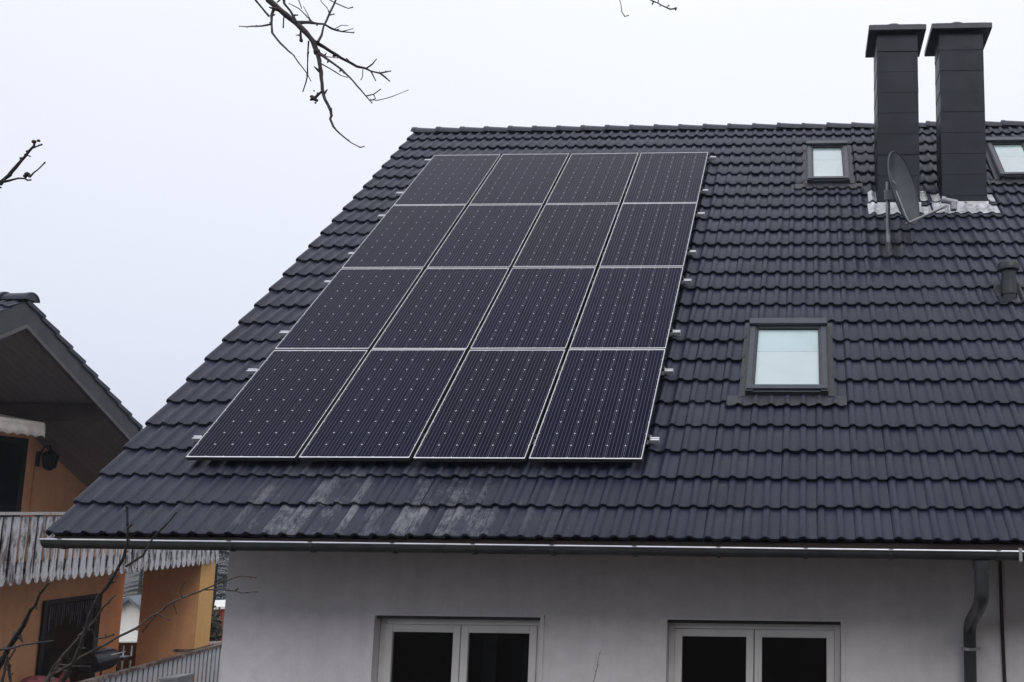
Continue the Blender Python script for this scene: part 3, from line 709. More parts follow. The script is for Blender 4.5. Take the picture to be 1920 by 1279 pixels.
# mounting rails
railv = []
for r_ in range(4):
    v = AV0 + r_ * (PL + GV)
    railv += [v + 0.34, v + 1.38] if r_ < 3 else [v + 0.50, v + 1.44 + 0.12]
railv = []
for (xl, yl, xr, yr) in ((361, 822, 1235, 821), (467, 694, 1261, 694), (528, 623, 1275, 621), (607, 527, 1295, 526), (652, 476, 1307, 470), (711, 405, 1322, 399), (745, 363, 1331, 355), (798, 297, 1343, 297)):
    nn_ = Vector((0, -sT, cT)); vv = [(lambda q_: q_.y * cT + q_.z * sT)(hit(a, b_, nn_ * (HP - 0.045), nn_)) for a, b_ in ((xl, yl), (xr, yr))]; railv.append(sum(vv) / 2)
ordn = ['lowest', 'second', 'third', 'fourth', 'fifth', 'sixth', 'seventh', 'topmost']
for k, v in enumerate(railv):
    ra, rb_ = AU0 - 0.13 + 0.02 * math.sin(k * 5), AU1 + 0.105 + 0.012 * math.sin(k * 3)
    prof_ = [(-0.02, -0.04), (0.02, -0.04), (0.02, 0.0), (0.007, 0.0), (0.007, -0.012), (-0.007, -0.012), (-0.007, 0.0), (-0.02, 0.0)]
    lab = 'silver slotted mounting rail under the solar panels, ' + ('lowest, nearest the gutter' if k == 0 else 'topmost, nearest the ridge' if k == 7 else ordn[k] + ' up from the gutter')
    rt = thing('mounting_rail', lab, 'mounting rail', rf(ra, v, 0.03), 'rails carrying the solar panels')
    MB(RM).prism([(ra, v + a, HP - 0.042 + b_) for a, b_ in prof_], (rb_ - ra, 0, 0)).build('rail', M['alu'], rt)
    for uh in (AU0 + 0.12, AU0 + 1.05, AU0 + 2.0, AU0 + 3.0, AU1 + 0.005):     # stainless roof hooks
        h_ = MB(RM); h_.box(uh - 0.015, uh + 0.015, v - 0.045, v - 0.0205, HP - 0.075, HP - 0.052); h_.box(uh - 0.015, uh + 0.015, v - 0.028, v - 0.0205, HP - 0.085, HP - 0.045)
        h_.box(uh - 0.015, uh + 0.015, v - 0.030, v + 0.10, HP - 0.093, HP - 0.086); h_.tube([(uh, v - 0.058, HP - 0.062), (uh, v - 0.045, HP - 0.062)], 0.009, 6)
        h_.build('roof_hook', M['steel'], rt)
    for uc in [AU0 - 0.013] + [AU0 + (i + 1) * (PW + GU) - GU / 2 for i in range(3)] + [AU1 + 0.013]:
        c_ = MB(RM); c_.box(uc - 0.011, uc + 0.011, v - 0.02, v + 0.02, HP - 0.041, HP - 0.012); c_.tube([(uc, v, HP - 0.012), (uc, v, HP - 0.002)], 0.007, 6)
        c_.build('panel_clamp', M['darksteel'], rt)

# ================================================================ satellite dish
foot = rf(7.203, 4.67, 0.0)
sat = thing('satellite_dish', 'grey satellite dish on a mast in front of a chimney', 'satellite dish', foot)
dressed(7.09, 7.33, 4.52, 4.86, 0.006, False, nv=4).build('mast_plate', M['vent'], sat, True)
topm = hit(1665, 342, foot, Vector((0, 1, 0)))
MB().tube([foot + Vector((0, 0, -0.12)), (foot.x, foot.y, topm.z)], 0.027, 12).build('mast', M['galv'], sat, True)
MB().tube([foot + Vector((0, 0, -0.05)), foot + Vector((0, 0, 0.13))], [0.06, 0.032], 12).build('mast_boot', M['vent'], sat, True)
depth = (RW @ (foot - CAM)).z
dc = hit(1695, 352, foot + Vector((0, -0.10, 0)), Vector((0, 1, 0)))       # dish centre
topP, botP = at(1682, 284, depth), at(1707, 421, depth)
# dish frame: long axis leans to the right in its own plane; the bowl faces right and a little to the front
az = R(-31); el = R(9)
nrm = Vector((math.cos(el) * math.cos(az), math.cos(el) * math.sin(az), math.sin(el))).normalized()
upv = (Vector((0, 0, 1)) - nrm * nrm.z).normalized(); rt_ = upv.cross(nrm)
def dishpt(a, r_, off=0.0):
    A_, B2 = 0.40, 0.455
    x, y = math.cos(a) * r_ * A_, math.sin(a) * r_ * B2
    return dc + rt_ * x + upv * y + nrm * (0.105 * (r_ * r_ - 1) + off)
db = MB(); nr, na = 8, 40; vs_ = []
for off in (0.0, -0.006):
    for i in range(1, nr + 1):
        for j in range(na): vs_.append(dishpt(2 * math.pi * j / na, i / nr, off))
c0i = len(vs_); vs_ += [dishpt(0, 0), dishpt(0, 0, -0.006)]
fs_ = []
for s_ in range(2):
    b0 = s_ * nr * na
    fs_ += [(b0 + i * na + j, b0 + i * na + (j + 1) % na, b0 + (i + 1) * na + (j + 1) % na, b0 + (i + 1) * na + j) for i in range(nr - 1) for j in range(na)]
    fs_ += [(c0i + s_, b0 + j, b0 + (j + 1) % na) for j in range(na)]
fs_ += [((nr - 1) * na + j, (nr - 1) * na + (j + 1) % na, nr * na + (nr - 1) * na + (j + 1) % na, nr * na + (nr - 1) * na + j) for j in range(na)]
bowl = MB().add(vs_, fs_).build('reflector', M['dish'], sat, True, 60)
MB().tube([dishpt(2 * math.pi * j / 48, 1.0, -0.002) for j in range(49)], 0.009, 8, False).build('rim', M['dish'], sat, True)
# the faded slanting mark printed on the bowl
for (a0, r0_, a1, r1_, wdt) in ((R(140), 0.58, R(150), 0.36, 0.012), (R(146), 0.36, R(96), 0.20, 0.016), (R(120), 0.30, R(70), 0.20, 0.010)):
    s_ = MB(); P0, P1 = dishpt(a0, r0_, 0.004), dishpt(a1, r1_, 0.004); dd = (P1 - P0).normalized(); sd = nrm.cross(dd)
    s_.add([P0 - sd * wdt, P0 + sd * wdt, P1 + sd * wdt, P1 - sd * wdt], [(0, 1, 2, 3)]); s_.build('printed_mark', M['dishmark'], sat)
# bracket between mast and bowl
bk = dishpt(0, 0, -0.006); mz = hit(1668, 368, foot, Vector((0, 1, 0))).z
mb_ = MB(); mp = Vector((foot.x, foot.y, mz))
mb_.tube([mp + Vector((0, 0, -0.01)), bk + Vector((0, 0, 0))], 0.022, 8)
for dz in (-0.045, 0.0, 0.045): mb_.tube([mp + Vector((math.cos(a) * 0.034, math.sin(a) * 0.034, dz)) for a in [2 * math.pi * i / 12 for i in range(13)]], 0.008, 6, False)
mb_.box(mp.x - 0.05, mp.x + 0.07, mp.y - 0.055, mp.y - 0.035, mp.z - 0.06, mp.z + 0.06)
mb_.build('mast_bracket', M['galv'], sat, True)
low = dishpt(R(-90), 1.0, -0.01)
MB().tube([bk, low + upv * 0.10 - nrm * 0.03, low], 0.014, 8).build('back_stay', M['galv'], sat, True)
fe = hit(1775, 386, low + Vector((0.1, -0.12, 0)), Vector((0, 1, 0)))
MB().tube([low + Vector((-0.04, 0, -0.012)), fe], 0.016, 8).build('feed_arm', M['arm'], sat, True)
ln = MB(); dd = (bk - fe).normalized()
ln.tube([fe + Vector((-0.06, 0, 0.075)), fe + Vector((-0.02, 0, 0.07)), fe + Vector((-0.02, 0, 0.068)), fe + Vector((0.12, -0.02, 0.025))], [0.042, 0.045, 0.034, 0.036], 14)
ln.build('feed_horn', M['lnb'], sat, True)
l2 = MB(); l2.box(fe.x + 0.045, fe.x + 0.115, fe.y - 0.05, fe.y + 0.03, fe.z - 0.06, fe.z + 0.03); l2.build('lnb_housing', M['lnb'], sat, bevel=0.012)
l3 = MB()
for dx in (-0.015, 0.012): l3.tube([fe + Vector((dx, 0, 0.01)), fe + Vector((dx, 0, -0.085))], 0.009, 8)
l3.build('cable_plug', M['steel'], sat, True)

# ================================================================ the orange house next door
g = ray(1330, 965); g.z = 0; g.normalize(); gn = Vector((g.y, -g.x, 0))
d0 = ray(0, 958); OB = CAM + d0 * (17.0 / math.hypot(d0.x, d0.y)); OB.z = 0
OM = Matrix(((g.x, gn.x, 0, OB.x), (g.y, gn.y, 0, OB.y), (0, 0, 1, 0), (0, 0, 0, 1)))    # (s, t, z) -> world
def on(x, y, t_):
    q = hit(x, y, OB + gn * t_, gn); return (q - OB).dot(g), q.z
def ons(x, y, s_):                                # on a plane across the gable
    q = hit(x, y, OB + g * s_, g); return (q - OB).dot(gn), q.z
OGZ = -4.1; WT = -1.58
oh = thing('orange_house', 'orange rendered house with weathered white balcony boards', 'house', OM @ Vector((-0.2, WT, OGZ)))
Ob = lambda: MB(OM)
ps, pz = on(62, 562, 0.25); es, ez = on(270, 800, 0.25)
PS, PZ = ps - 0.08, pz; pitch = math.atan2(pz - ez, es - ps); tp = math.tan(pitch)
S0, S1, SL = -5.6, on(229, 1140, WT)[0], -9.5        # gable wall run and depth of the house
EAV = 5.0
def rz(s_): return PZ - abs(s_ - PS) * tp
# upper gable wall, lower wall
up = Ob(); zt = lambda s_: rz(s_) - 0.165
wallp = [(S0, WT, -0.86), (S1, WT, -0.86), (S1, WT, max(zt(S1), -0.6)), (PS, WT, zt(PS)), (S0, WT, max(zt(S0), -0.6))]
up.prism(wallp, (0, -0.3, 0)); up.box(S0, S1, WT - 0.3, WT, OGZ - 0.5, -0.861); up.box(S0, S0 + 0.3, SL, WT - 0.3, OGZ - 0.5, -0.6); up.box(S1 - 0.3, S1, SL, WT - 0.3, OGZ - 0.5, -0.6)
up.build('wall', M['orange'], oh)
# roof slab with boarded underside, barge boards, purlins
TO = 0.25                                        # outer plane of the verge
rl_, rr_ = PS - 5.3, PS + EAV
slab = Ob(); th_ = 0.16
for a, b_ in ((rl_, PS), (PS, rr_)):
    slab.prism([(a, TO - 0.05, rz(a) - th_), (b_, TO - 0.05, rz(b_) - th_), (b_, TO - 0.05, rz(b_) - 0.05), (a, TO - 0.05, rz(a) - 0.05)], (0, SL, 0))
oroof = slab.build('roof', M['soffit'], oh)
for a, b_ in ((rl_, PS), (PS, rr_)):
    sg = 0.0
    Ob().prism([(a, TO - 0.045, rz(a) - 0.40), (b_, TO - 0.045, rz(b_) - 0.40), (b_, TO - 0.045, rz(b_) - 0.03), (a, TO - 0.045, rz(a) - 0.03)], (0, 0.04, 0)).build('barge_board', M['barge'], oroof)
    Ob().prism([(a, TO - 0.05, rz(a) - 0.44), (b_, TO - 0.05, rz(b_) - 0.44), (b_, TO - 0.05, rz(b_) - 0.385), (a, TO - 0.05, rz(a) - 0.385)], (0, 0.07, 0)).build('barge_moulding', M['barge2'], oroof)
for s_ in (PS, PS + 2.05, PS - 2.05):
    zz = rz(s_) - 0.17
    Ob().box(s_ - 0.09, s_ + 0.09, WT, TO - 0.06, zz - 0.26, zz).build('purlin', M['barge2'], oroof)
# verge tiles (both slopes), a second column behind, then ridge caps
for side in (1, -1):
    for c_ in range(3 if side == 1 else 6):
        for k in range(14):
            d_ = 0.02 + k * 0.36
            sl_ = PS + side * (d_ + 0.36) * math.cos(pitch)
            if abs(sl_ - PS) > 4.9: break
            base = OM @ Vector((sl_, TO - c_ * 0.30 + (0.02 if side == 1 else -0.28), rz(sl_) - 0.03))
            upd = (OM.to_3x3() @ Vector((-side * math.cos(pitch), 0, math.sin(pitch)))).normalized()
            xd = (OM.to_3x3() @ Vector((0, -1 if side == 1 else 1, 0))).normalized()
            if xd.cross(upd).z < 0: xd = -xd; base = base - xd * 0.30
            nd = xd.cross(upd)
            mt_ = Matrix(((xd.x, upd.x, nd.x, base.x), (xd.y, upd.y, nd.y, base.y), (xd.z, upd.z, nd.z, base.z), (0, 0, 0, 1)))
            link('roof_tile', TILE, oroof, mt_ @ Matrix.Rotation(random.gauss(0, 0.006), 4, 'X'))
for k in range(8):
    base = OM @ Vector((PS, TO + 0.06 - k * 0.36, PZ + 0.0))
    xd = -gn; yd = Vector((0, 0, 1)).cross(xd)
    mt_ = Matrix(((xd.x, yd.x, 0, base.x), (xd.y, yd.y, 0, base.y), (0, 0, 1, base.z), (0, 0, 0, 1)))
    link('ridge_cap', CAP, oroof, mt_ @ Matrix.Rotation(R(1.8), 4, 'Y'))
Ob().prism([(PS + math.cos(math.pi * i / 12) * 0.13, TO + 0.05, PZ - 0.03 + math.sin(math.pi * i / 12) * 0.11) for i in range(13)], (0, -0.012, 0)).build('ridge_end_disc', M['tile'], oroof)

# balconies: floor slab, rails, boards
def board_mesh(h_, seed, mat, ws=0.93):
    rnd = random.Random(seed)
    prof_ = [(0, 0.067), (0.2, 0.063), (0.45, 0.056), (0.7, 0.051), (0.82, 0.055), (0.885, 0.072), (0.915, 0.072), (0.94, 0.053), (0.965, 0.050), (0.99, 0.026), (1.0, 0.010)]
    L_ = [(-w_ * ws * rnd.uniform(0.96, 1.03), 0, -t_ * h_) for t_, w_ in prof_]; R_ = [(w_ * ws * rnd.uniform(0.96, 1.03), 0, -t_ * h_) for t_, w_ in prof_]
    n_ = len(L_); b_ = MB(); vs_ = L_ + R_ + [(x, 0.022, z) for x, _, z in L_] + [(x, 0.022, z) for x, _, z in R_]
    fs_ = []
    for i in range(n_ - 1):
        fs_ += [(i, i + 1, n_ + i + 1, n_ + i), (2 * n_ + i, 3 * n_ + i, 3 * n_ + i + 1, 2 * n_ + i + 1), (i, 2 * n_ + i, 2 * n_ + i + 1, i + 1), (n_ + i, n_ + i + 1, 3 * n_ + i + 1, 3 * n_ + i)]
    fs_ += [(0, n_, 3 * n_, 2 * n_), (n_ - 1, 3 * n_ - 1, 4 * n_ - 1, 2 * n_ - 1)]
    return b_.add(vs_, fs_).mesh('balcony_board', mat)
zr = on(60, 960, 0)[1]; zb = on(200, 1079, 0)[1]; sE = on(407, 1060, 0)[0]
ubal = Ob().box(-4.5, sE - 0.05, WT, -0.06, -0.86, -0.72).build('balcony', M['barge'], oh); props(ubal, 'upper balcony with peeling scalloped white boards')
Ob().box(-4.5, sE + 0.02, -0.07, 0.05, zr - 0.045, zr).build('handrail', M['railtop'], ubal)
Ob().box(-4.5, sE, -0.055, -0.004, zr - 0.14, zr - 0.07).build('rail', M['barge'], ubal); Ob().box(-4.5, sE, -0.0555, -0.004, -0.70, -0.62).build('rail', M['barge'], ubal)
BM = [board_mesh(zr - 0.07 - zb, i, M['slat']) for i in range(6)]
s_ = sE - 0.07; k = 0
while s_ > -4.45:
    link('balcony_board', BM[(k * 7 + k // 3) % 6], ubal, OM @ Matrix.Translation((s_, 0.0, zr - 0.07)) @ Matrix.Rotation(random.gauss(0, 0.010), 4, 'Y'))
    s_ -= 0.1665; k += 1
for k, s_ in enumerate((-1.5, 0.9, 3.3, sE - 0.1)): Ob().box(s_ - 0.04, s_ + 0.04, -0.14, -0.061, -0.72, zr - 0.05).build('post', M['barge'], ubal)
zl = on(300, 1238, 0)[1]; sL = on(417, 1212, 0)[0]
lbal = Ob().box(-4.5, sL, WT, -0.06, zl - 1.22, zl - 1.05).build('balcony', M['barge'], oh); props(lbal, 'lower balcony with brown handrail and plain white boards')
Ob().box(-4.5, sL + 0.03, -0.06, 0.06, zl - 0.05, zl).build('handrail', M['rail'], lbal)
Ob().box(-4.5, sL, -0.05, -0.004, zl - 0.95, zl - 0.87).build('rail', M['barge'], lbal); Ob().box(-4.5, sL, -0.05, -0.004, zl - 0.2, zl - 0.12).build('rail', M['barge'], lbal)
BL = [board_mesh(1.15, 20 + i, M['slat2'], 0.78) for i in range(4)]
s_ = sL - 0.05; k = 0
while s_ > -4.4:
    link('balcony_board', BL[(k * 3) % 4], lbal, OM @ Matrix.Translation((s_, 0.002, zl - 0.052)) @ Matrix.Rotation(random.gauss(0, 0.006), 4, 'Y'))
    s_ -= 0.150; k += 1
for s_ in (-1.4, 1.2, 3.6, sL - 0.12): Ob().box(s_ - 0.045, s_ + 0.045, -0.16, -0.06, zl - 1.05, zl - 0.05).build('post', M['barge'], lbal)
# screen wall closing the lower loggia: shaded inner face, end face with the light on it put into its colour
p0, p1 = on(364, 1208, -0.12)[0], on(391, 1208, -0.12)[0]
tin = ons(262, 1150, p0)[0]
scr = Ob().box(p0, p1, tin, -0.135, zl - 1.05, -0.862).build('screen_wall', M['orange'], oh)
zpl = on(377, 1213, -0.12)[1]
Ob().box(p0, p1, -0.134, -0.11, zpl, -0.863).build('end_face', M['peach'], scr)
Ob().box(p0 - 0.02, sL + 0.25, -0.5, -0.105, zpl - 0.05, zpl - 0.002).build('ledge', M['rail'], scr)
# brown slotted end railing seen through the gap
ta, za = ons(219, 1205, p0 + 0.5); tb, _ = ons(262, 1205, p0 + 0.5)
er = Ob().box(p0 + 0.48, p0 + 0.53, ta, tb + 0.1, za - 0.06, za).build('end_railing', M['brownboard'], oh)
tt = ta + 0.01
while tt < tb + 0.1:
    Ob().box(p0 + 0.49, p0 + 0.515, tt, tt + 0.115, zl - 1.05, za - 0.061).build('end_board', M['brownboard'], er); tt += 0.16
Ob().box(p0 + 0.515, p0 + 0.53, ta, tb + 0.1, za - 0.36, za - 0.28).build('cross_rail', M['brownboard'], er)
# lower glazed door with a fringe curtain
da, db_ = on(80, 1130, WT)[0], on(188, 1112, WT)[0]; dzt = on(130, 1120, WT)[1]
ld = Ob().box(da, db_, WT + 0.003, WT + 0.045, zl - 1.05, dzt).build('glazed_door', M['doorframe'], oh)
Ob().box(da + 0.10, db_ - 0.16, WT + 0.046, WT + 0.052, zl - 0.95, dzt - 0.08).build('pane', M['blackglass'], ld)
fs2 = da + 0.12
while fs2 < db_ - 0.22:
    Ob().box(fs2, fs2 + random.uniform(0.012, 0.03), WT + 0.054, WT + 0.056, dzt - 0.1 - random.uniform(0.18, 0.48), dzt - 0.1).build('fringe_strip', M['fringe'], ld); fs2 += random.uniform(0.04, 0.075)
# upper glazed door
ua = on(45, 860, WT)[0]; uzt = on(45, 822, WT)[1]
ud = Ob().box(ua - 1.9, ua, WT + 0.003, WT + 0.045, -0.70, uzt).build('glazed_door', M['doorframe'], oh)
Ob().box(ua - 1.8, ua - 0.12, WT + 0.046, WT + 0.052, -0.6, uzt - 0.1).build('pane', M['blackglass'], ud)
# awning: cassette, short slope of cloth and a scalloped valance
AT = -0.45
sa, zaw = on(86, 794, AT); a0 = sa - 3.2
aw = Ob().prism([(a0, WT + 0.02, zaw + 0.22), (a0, AT - 0.02, zaw + 0.01), (a0, AT, zaw - 0.05), (a0, AT - 0.04, zaw - 0.05), (a0, WT + 0.02, zaw + 0.16)], (sa - a0, 0, 0)).build('awning', M['awn'], oh)
zv = on(85, 822, AT)[1]; vb = MB(OM); nn = 120; vs_ = []
for i in range(nn + 1):
    s_ = a0 + (sa - a0) * i / nn; wv = 0.012 * math.sin(i * 0.55)
    vs_ += [(s_, AT - 0.005 + 0.3 * wv, zaw - 0.052), (s_, AT + 0.005 + wv, zv + 0.035 * abs(math.sin(s_ * math.pi / 0.19)))]
vb.add(vs_, [(2 * i, 2 * i + 2, 2 * i + 3, 2 * i + 1) for i in range(nn)]); v_o = vb.build('valance', M['awn'], aw, True)
v_o.modifiers.new('thick', 'SOLIDIFY').thickness = 0.004
Ob().prism([(sa - 0.05, WT + 0.01, zaw + 0.02), (sa - 0.05, WT + 0.01, zaw - 0.06), (sa - 0.05, AT - 0.02, zaw - 0.06), (sa - 0.05, AT - 0.02, zaw - 0.02)], (0.03, 0, 0)).build('awning_arm', M['awn'], aw)
# wall lantern
ls, lz = on(92, 862, WT + 0.2)
L0 = OM @ Vector((ls, WT, lz)); LO = Ob()
lt = thing('wall_lantern', 'black iron lantern on the orange wall beside the upper balcony door', 'lantern', L0)
Ob().box(ls - 0.04, ls + 0.04, WT, WT + 0.02, lz - 0.12, lz + 0.14).build('wall_plate', M['iron'], lt)
Ob().tube([(ls, WT + 0.02, lz + 0.05), (ls, WT + 0.10, lz + 0.22), (ls, WT + 0.20, lz + 0.24), (ls, WT + 0.22, lz + 0.17)], 0.012, 8).build('bracket', M['iron'], lt, True)
Ob().tube([(ls, WT + 0.22, lz + 0.18), (ls, WT + 0.22, lz + 0.09), (ls, WT + 0.22, lz + 0.075)], [0.02, 0.14, 0.15], 6).build('hood', M['iron'], lt)
Ob().tube([(ls, WT + 0.22, lz + 0.075), (ls, WT + 0.22, lz - 0.15), (ls, WT + 0.22, lz - 0.19)], [0.12, 0.08, 0.03], 6).build('lantern_body', M['blackglass'], lt)
for k in range(6):
    a = k * math.pi / 3
    Ob().tube([(ls + 0.122 * math.cos(a), WT + 0.22 + 0.122 * math.sin(a), lz + 0.075), (ls + 0.082 * math.cos(a), WT + 0.22 + 0.082 * math.sin(a), lz - 0.15)], 0.008, 5).build('glazing_bar', M['iron'], lt)
Ob().tube([(ls - 0.05, WT + 0.012, lz - 0.12), (ls - 0.055, WT + 0.012, -0.9)], 0.010, 6).build('wall_cable', M['peach'], lt, True)

# things on the lower balcony --------------------------------------------------------
fz = zl - 1.05
gs, gzz = on(186, 1238, -0.75)
gr = thing('barbecue_grill', 'black barrel barbecue grill on the lower balcony', 'grill', OM @ Vector((gs, -0.75, fz)))
ax_ = []
for i in range(9): ax_.append((gs - 0.30 + 0.075 * i, -0.75, gzz))
Ob().tube(ax_, [0.17, 0.195, 0.2, 0.2, 0.2, 0.2, 0.2, 0.195, 0.17], 20).build('barrel', M['grill'], gr, True)
Ob().box(gs - 0.31, gs + 0.31, -0.96, -0.54, gzz - 0.012, gzz + 0.008).build('lid_rim', M['grill'], gr)
Ob().tube([(gs - 0.2, -0.48, gzz + 0.12), (gs - 0.2, -0.44, gzz + 0.12), (gs + 0.2, -0.44, gzz + 0.12), (gs + 0.2, -0.48, gzz + 0.12)], 0.012, 6).build('lid_handle', M['steel'], gr, True)
Ob().box(gs + 0.37, gs + 0.62, -0.93, -0.57, gzz - 0.04, gzz - 0.015).build('side_shelf', M['grill'], gr)
for a in (-0.3, 0.3):
    for b_ in (-0.18, 0.18): Ob().tube([(gs + a, -0.75 + b_ * 0.7, gzz - 0.16), (gs + a * 1.15, -0.75 + b_ * 1.4, fz)], 0.014, 6).build('leg', M['iron'], gr, True)
# red seat pad on a low bench, and a folded red parasol
cs, cz = on(48, 1281, -0.55)
bn = thing('garden_bench', 'low bench with a crumpled red seat cover on the lower balcony', 'bench', OM @ Vector((cs, -0.6, fz)))
cu = MB(OM); nu, nv = 28, 8; vs_ = []
for j in range(nv + 1):
    for i in range(nu + 1):
        uu, vv = i / nu, j / nv
        bul = (1 - (2 * uu - 1) ** 6) * (1 - (2 * vv - 1) ** 4)
        vs_.append((cs - 0.75 + 1.5 * uu, -0.85 + 0.5 * vv, cz - 0.13 + 0.16 * bul + 0.025 * math.sin(9 * uu + 4 * vv) * bul + 0.012 * math.sin(31 * uu) * bul))
cu.add(vs_, [(j * (nu + 1) + i, j * (nu + 1) + i + 1, (j + 1) * (nu + 1) + i + 1, (j + 1) * (nu + 1) + i) for j in range(nv) for i in range(nu)])
cu.build('seat_cover', M['red'], bn, True, 180)
Ob().box(cs - 0.73, cs + 0.73, -0.83, -0.37, cz - 0.20, cz - 0.135).build('seat', M['brownboard'], bn)
for a in (-0.66, 0.66):
    for b_ in (-0.80, -0.42): Ob().box(cs + a - 0.03, cs + a + 0.03, b_ - 0.03, b_ + 0.03, fz, cz - 0.201).build('leg', M['brownboard'], bn)
rs, rzz = on(120, 1260, -0.4)
pa = thing('folded_parasol', 'folded red parasol standing on the lower balcony', 'parasol', OM @ Vector((rs, -0.4, fz)))
Ob().tube([(rs, -0.4, rzz + 0.02), (rs, -0.4, rzz), (rs + 0.01, -0.4, rzz - 0.12), (rs, -0.41, rzz - 0.4), (rs, -0.4, rzz - 0.75)], [0.012, 0.03, 0.085, 0.13, 0.16], 9).build('canopy', M['red'], pa)
Ob().tube([(rs, -0.4, rzz - 0.7), (rs, -0.4, fz + 0.05)], 0.02, 8).build('pole', M['iron'], pa, True)
Ob().tube([(rs, -0.4, fz), (rs, -0.4, fz + 0.06)], 0.2, 16).build('base', M['iron'], pa, True)

# grey cabinet in the gap between the houses -----------------------------------------
k1 = at(333, 1274, 14.0); zc = k1.z
hp = lambda x, y: hit(x, y, (0, 0, zc), Vector((0, 0, 1)))
A_, B_, C_ = hp(295, 1277), hp(333, 1274), hp(366, 1266); D_ = A_ + (C_ - B_)
gzc = ground_z(B_.x, B_.y)
cen = (A_ + B_ + C_ + D_) / 4
cb = thing('utility_cabinet', 'grey metal cabinet with a flat overhanging lid below the lower balcony', 'cabinet', (cen.x, cen.y, gzc))
lid = [A_, B_, C_, D_]
MB().prism([p for p in lid], (0, 0, 0.035)).build('lid', M['cabinet'], cb)
ins = [cen + (p - cen) * 0.88 for p in lid]
MB().prism([Vector((p.x, p.y, gzc - 0.1)) for p in ins], (0, 0, zc - gzc + 0.098)).build('body', M['cabinet'], cb)

# far white house through the loggia gap, red shed, shrubs, spruces --------------------
dH = 46.0
hr = at(262, 1112, dH); sc_ = dH / F
ex, ey = Vector((RW[0].x, RW[0].y, 0)).normalized(), None
vd = ray(245, 1150); vd.z = 0; vd.normalize(); sd = Vector((vd.y, -vd.x, 0))
apx = at(251, 1117, dH)                             # gable apex
eaL = at(226, 1150, dH); hw = 2.6
fh = Matrix(((sd.x, vd.x, 0, apx.x), (sd.y, vd.y, 0, apx.y), (0, 0, 1, 0), (0, 0, 0, 1))) @ Matrix.Rotation(R(-28), 4, 'Z')
az_ = apx.z; ezz = az_ - 2.1; gg = ground_z(apx.x, apx.y)
fb = thing('far_house', 'distant small white gabled house with a grey striped roof, seen past the loggia wall', 'house', (apx.x, apx.y, gg))
MB(fh).prism([(-hw, 0, gg - 0.5), (hw, 0, gg - 0.5), (hw, 0, ezz), (0, 0, az_ - 0.15), (-hw, 0, ezz)], (0, 8, 0)).build('wall', M['whitehouse'], fb)
fr_ = MB(fh); tpf = 2.1 / hw
for sg in (-1, 1):
    fr_.prism([(0, -0.5, az_), (sg * (hw + 0.5), -0.5, az_ - tpf * (hw + 0.5)), (sg * (hw + 0.5), -0.5, az_ - tpf * (hw + 0.5) - 0.16), (0, -0.5, az_ - 0.16)], (0, 9, 0))
fro = fr_.build('roof', M['farroof'], fb)
for k in range(5):
    tq = (k + 0.4) / 5; xx = -(hw + 0.5) * tq
    MB(fh).box(xx - 0.10, xx + 0.05, -0.5, 8.4, az_ - tpf * (hw + 0.5) * tq - 0.02, az_ - tpf * (hw + 0.5) * tq + 0.13).build('tile_course', M['farroof'], fro)
for (a, b_) in ((-1.4, -0.4), (0.5, 1.5)):
    wv = MB(fh).box(a, b_, -0.06, -0.003, ezz - 1.7, ezz - 0.3).build('window', M['doorframe'], fb)
    MB(fh).box(a + 0.1, b_ - 0.1, -0.075, -0.061, ezz - 1.6, ezz - 0.4).build('pane', M['blackglass'], wv)
MB(fh).box(-hw - 0.2, hw + 0.2, -0.9, -0.01, ezz - 0.18, ezz - 0.06).build('porch_ledge', M['whitehouse'], fb)

def spruce(base, h_, r_, label, seed, grp):
    rnd = random.Random(seed)
    t_ = thing('spruce_tree', label, 'tree', base, grp)
    MB().tube([base + Vector((0, 0, -0.2)), base + Vector((0, 0, h_ * 0.6)), base + Vector((0, 0, h_ * 0.98))], [h_ * 0.02, h_ * 0.012, 0.015], 8).build('trunk', M['bark'], t_, True)
    c_ = MB(); z = h_ * 0.06
    while z < h_ * 0.98:
        rr = r_ * (1 - z / h_) ** 0.85 + 0.08; nb = int(7 + 10 * (1 - z / h_))
        for i in range(nb):
            a = rnd.uniform(0, 2 * math.pi); L_ = rr * rnd.uniform(0.65, 1.1); dz = -0.28 * L_
            o_ = base + Vector((0, 0, z + rnd.uniform(-0.1, 0.1))); dv = Vector((math.cos(a), math.sin(a), 0)); sv = Vector((-dv.y, dv.x, 0))
            for q in range(7):
                f_ = (q + 0.6) / 7; p = o_ + dv * L_ * f_ + Vector((0, 0, dz * f_ * f_)); w_ = 0.32 * L_ * (1 - f_ * 0.7) + 0.04
                for sgn in (-1, 1):
                    tip = p + sv * sgn * w_ + dv * w_ * 0.5 + Vector((0, 0, -0.25 * w_ + rnd.uniform(-0.04, 0.04)))
                    c_.add([p - dv * 0.06, p + dv * 0.07, tip], [(0, 1, 2)])
        z += h_ * 0.032
    c_.build('crown', M['needle'], t_)
def on_ground(x, y, d_):
    p = at(x, y, d_); return Vector((p.x, p.y, ground_z(p.x, p.y)))
for k, (x, d_, h_, r_) in enumerate(((258, 60, 10.5, 3.0), (286, 58, 9.0, 2.6))):
    spruce(on_ground(x, 1150, d_), h_, r_, ['dark spruce rising directly behind the distant white house', 'dark spruce hidden partly by the orange screen wall'][k], 50 + k, 'spruces beyond the houses')
spruce(on_ground(398, 1120, 40), 10.5, 2.6, 'dark spruce standing behind the red shed', 60, 'spruces beyond the houses')
spruce(on_ground(432, 1120, 44), 12.0, 3.0, 'tall dark spruce at the back corner of the white house', 61, 'spruces beyond the houses')
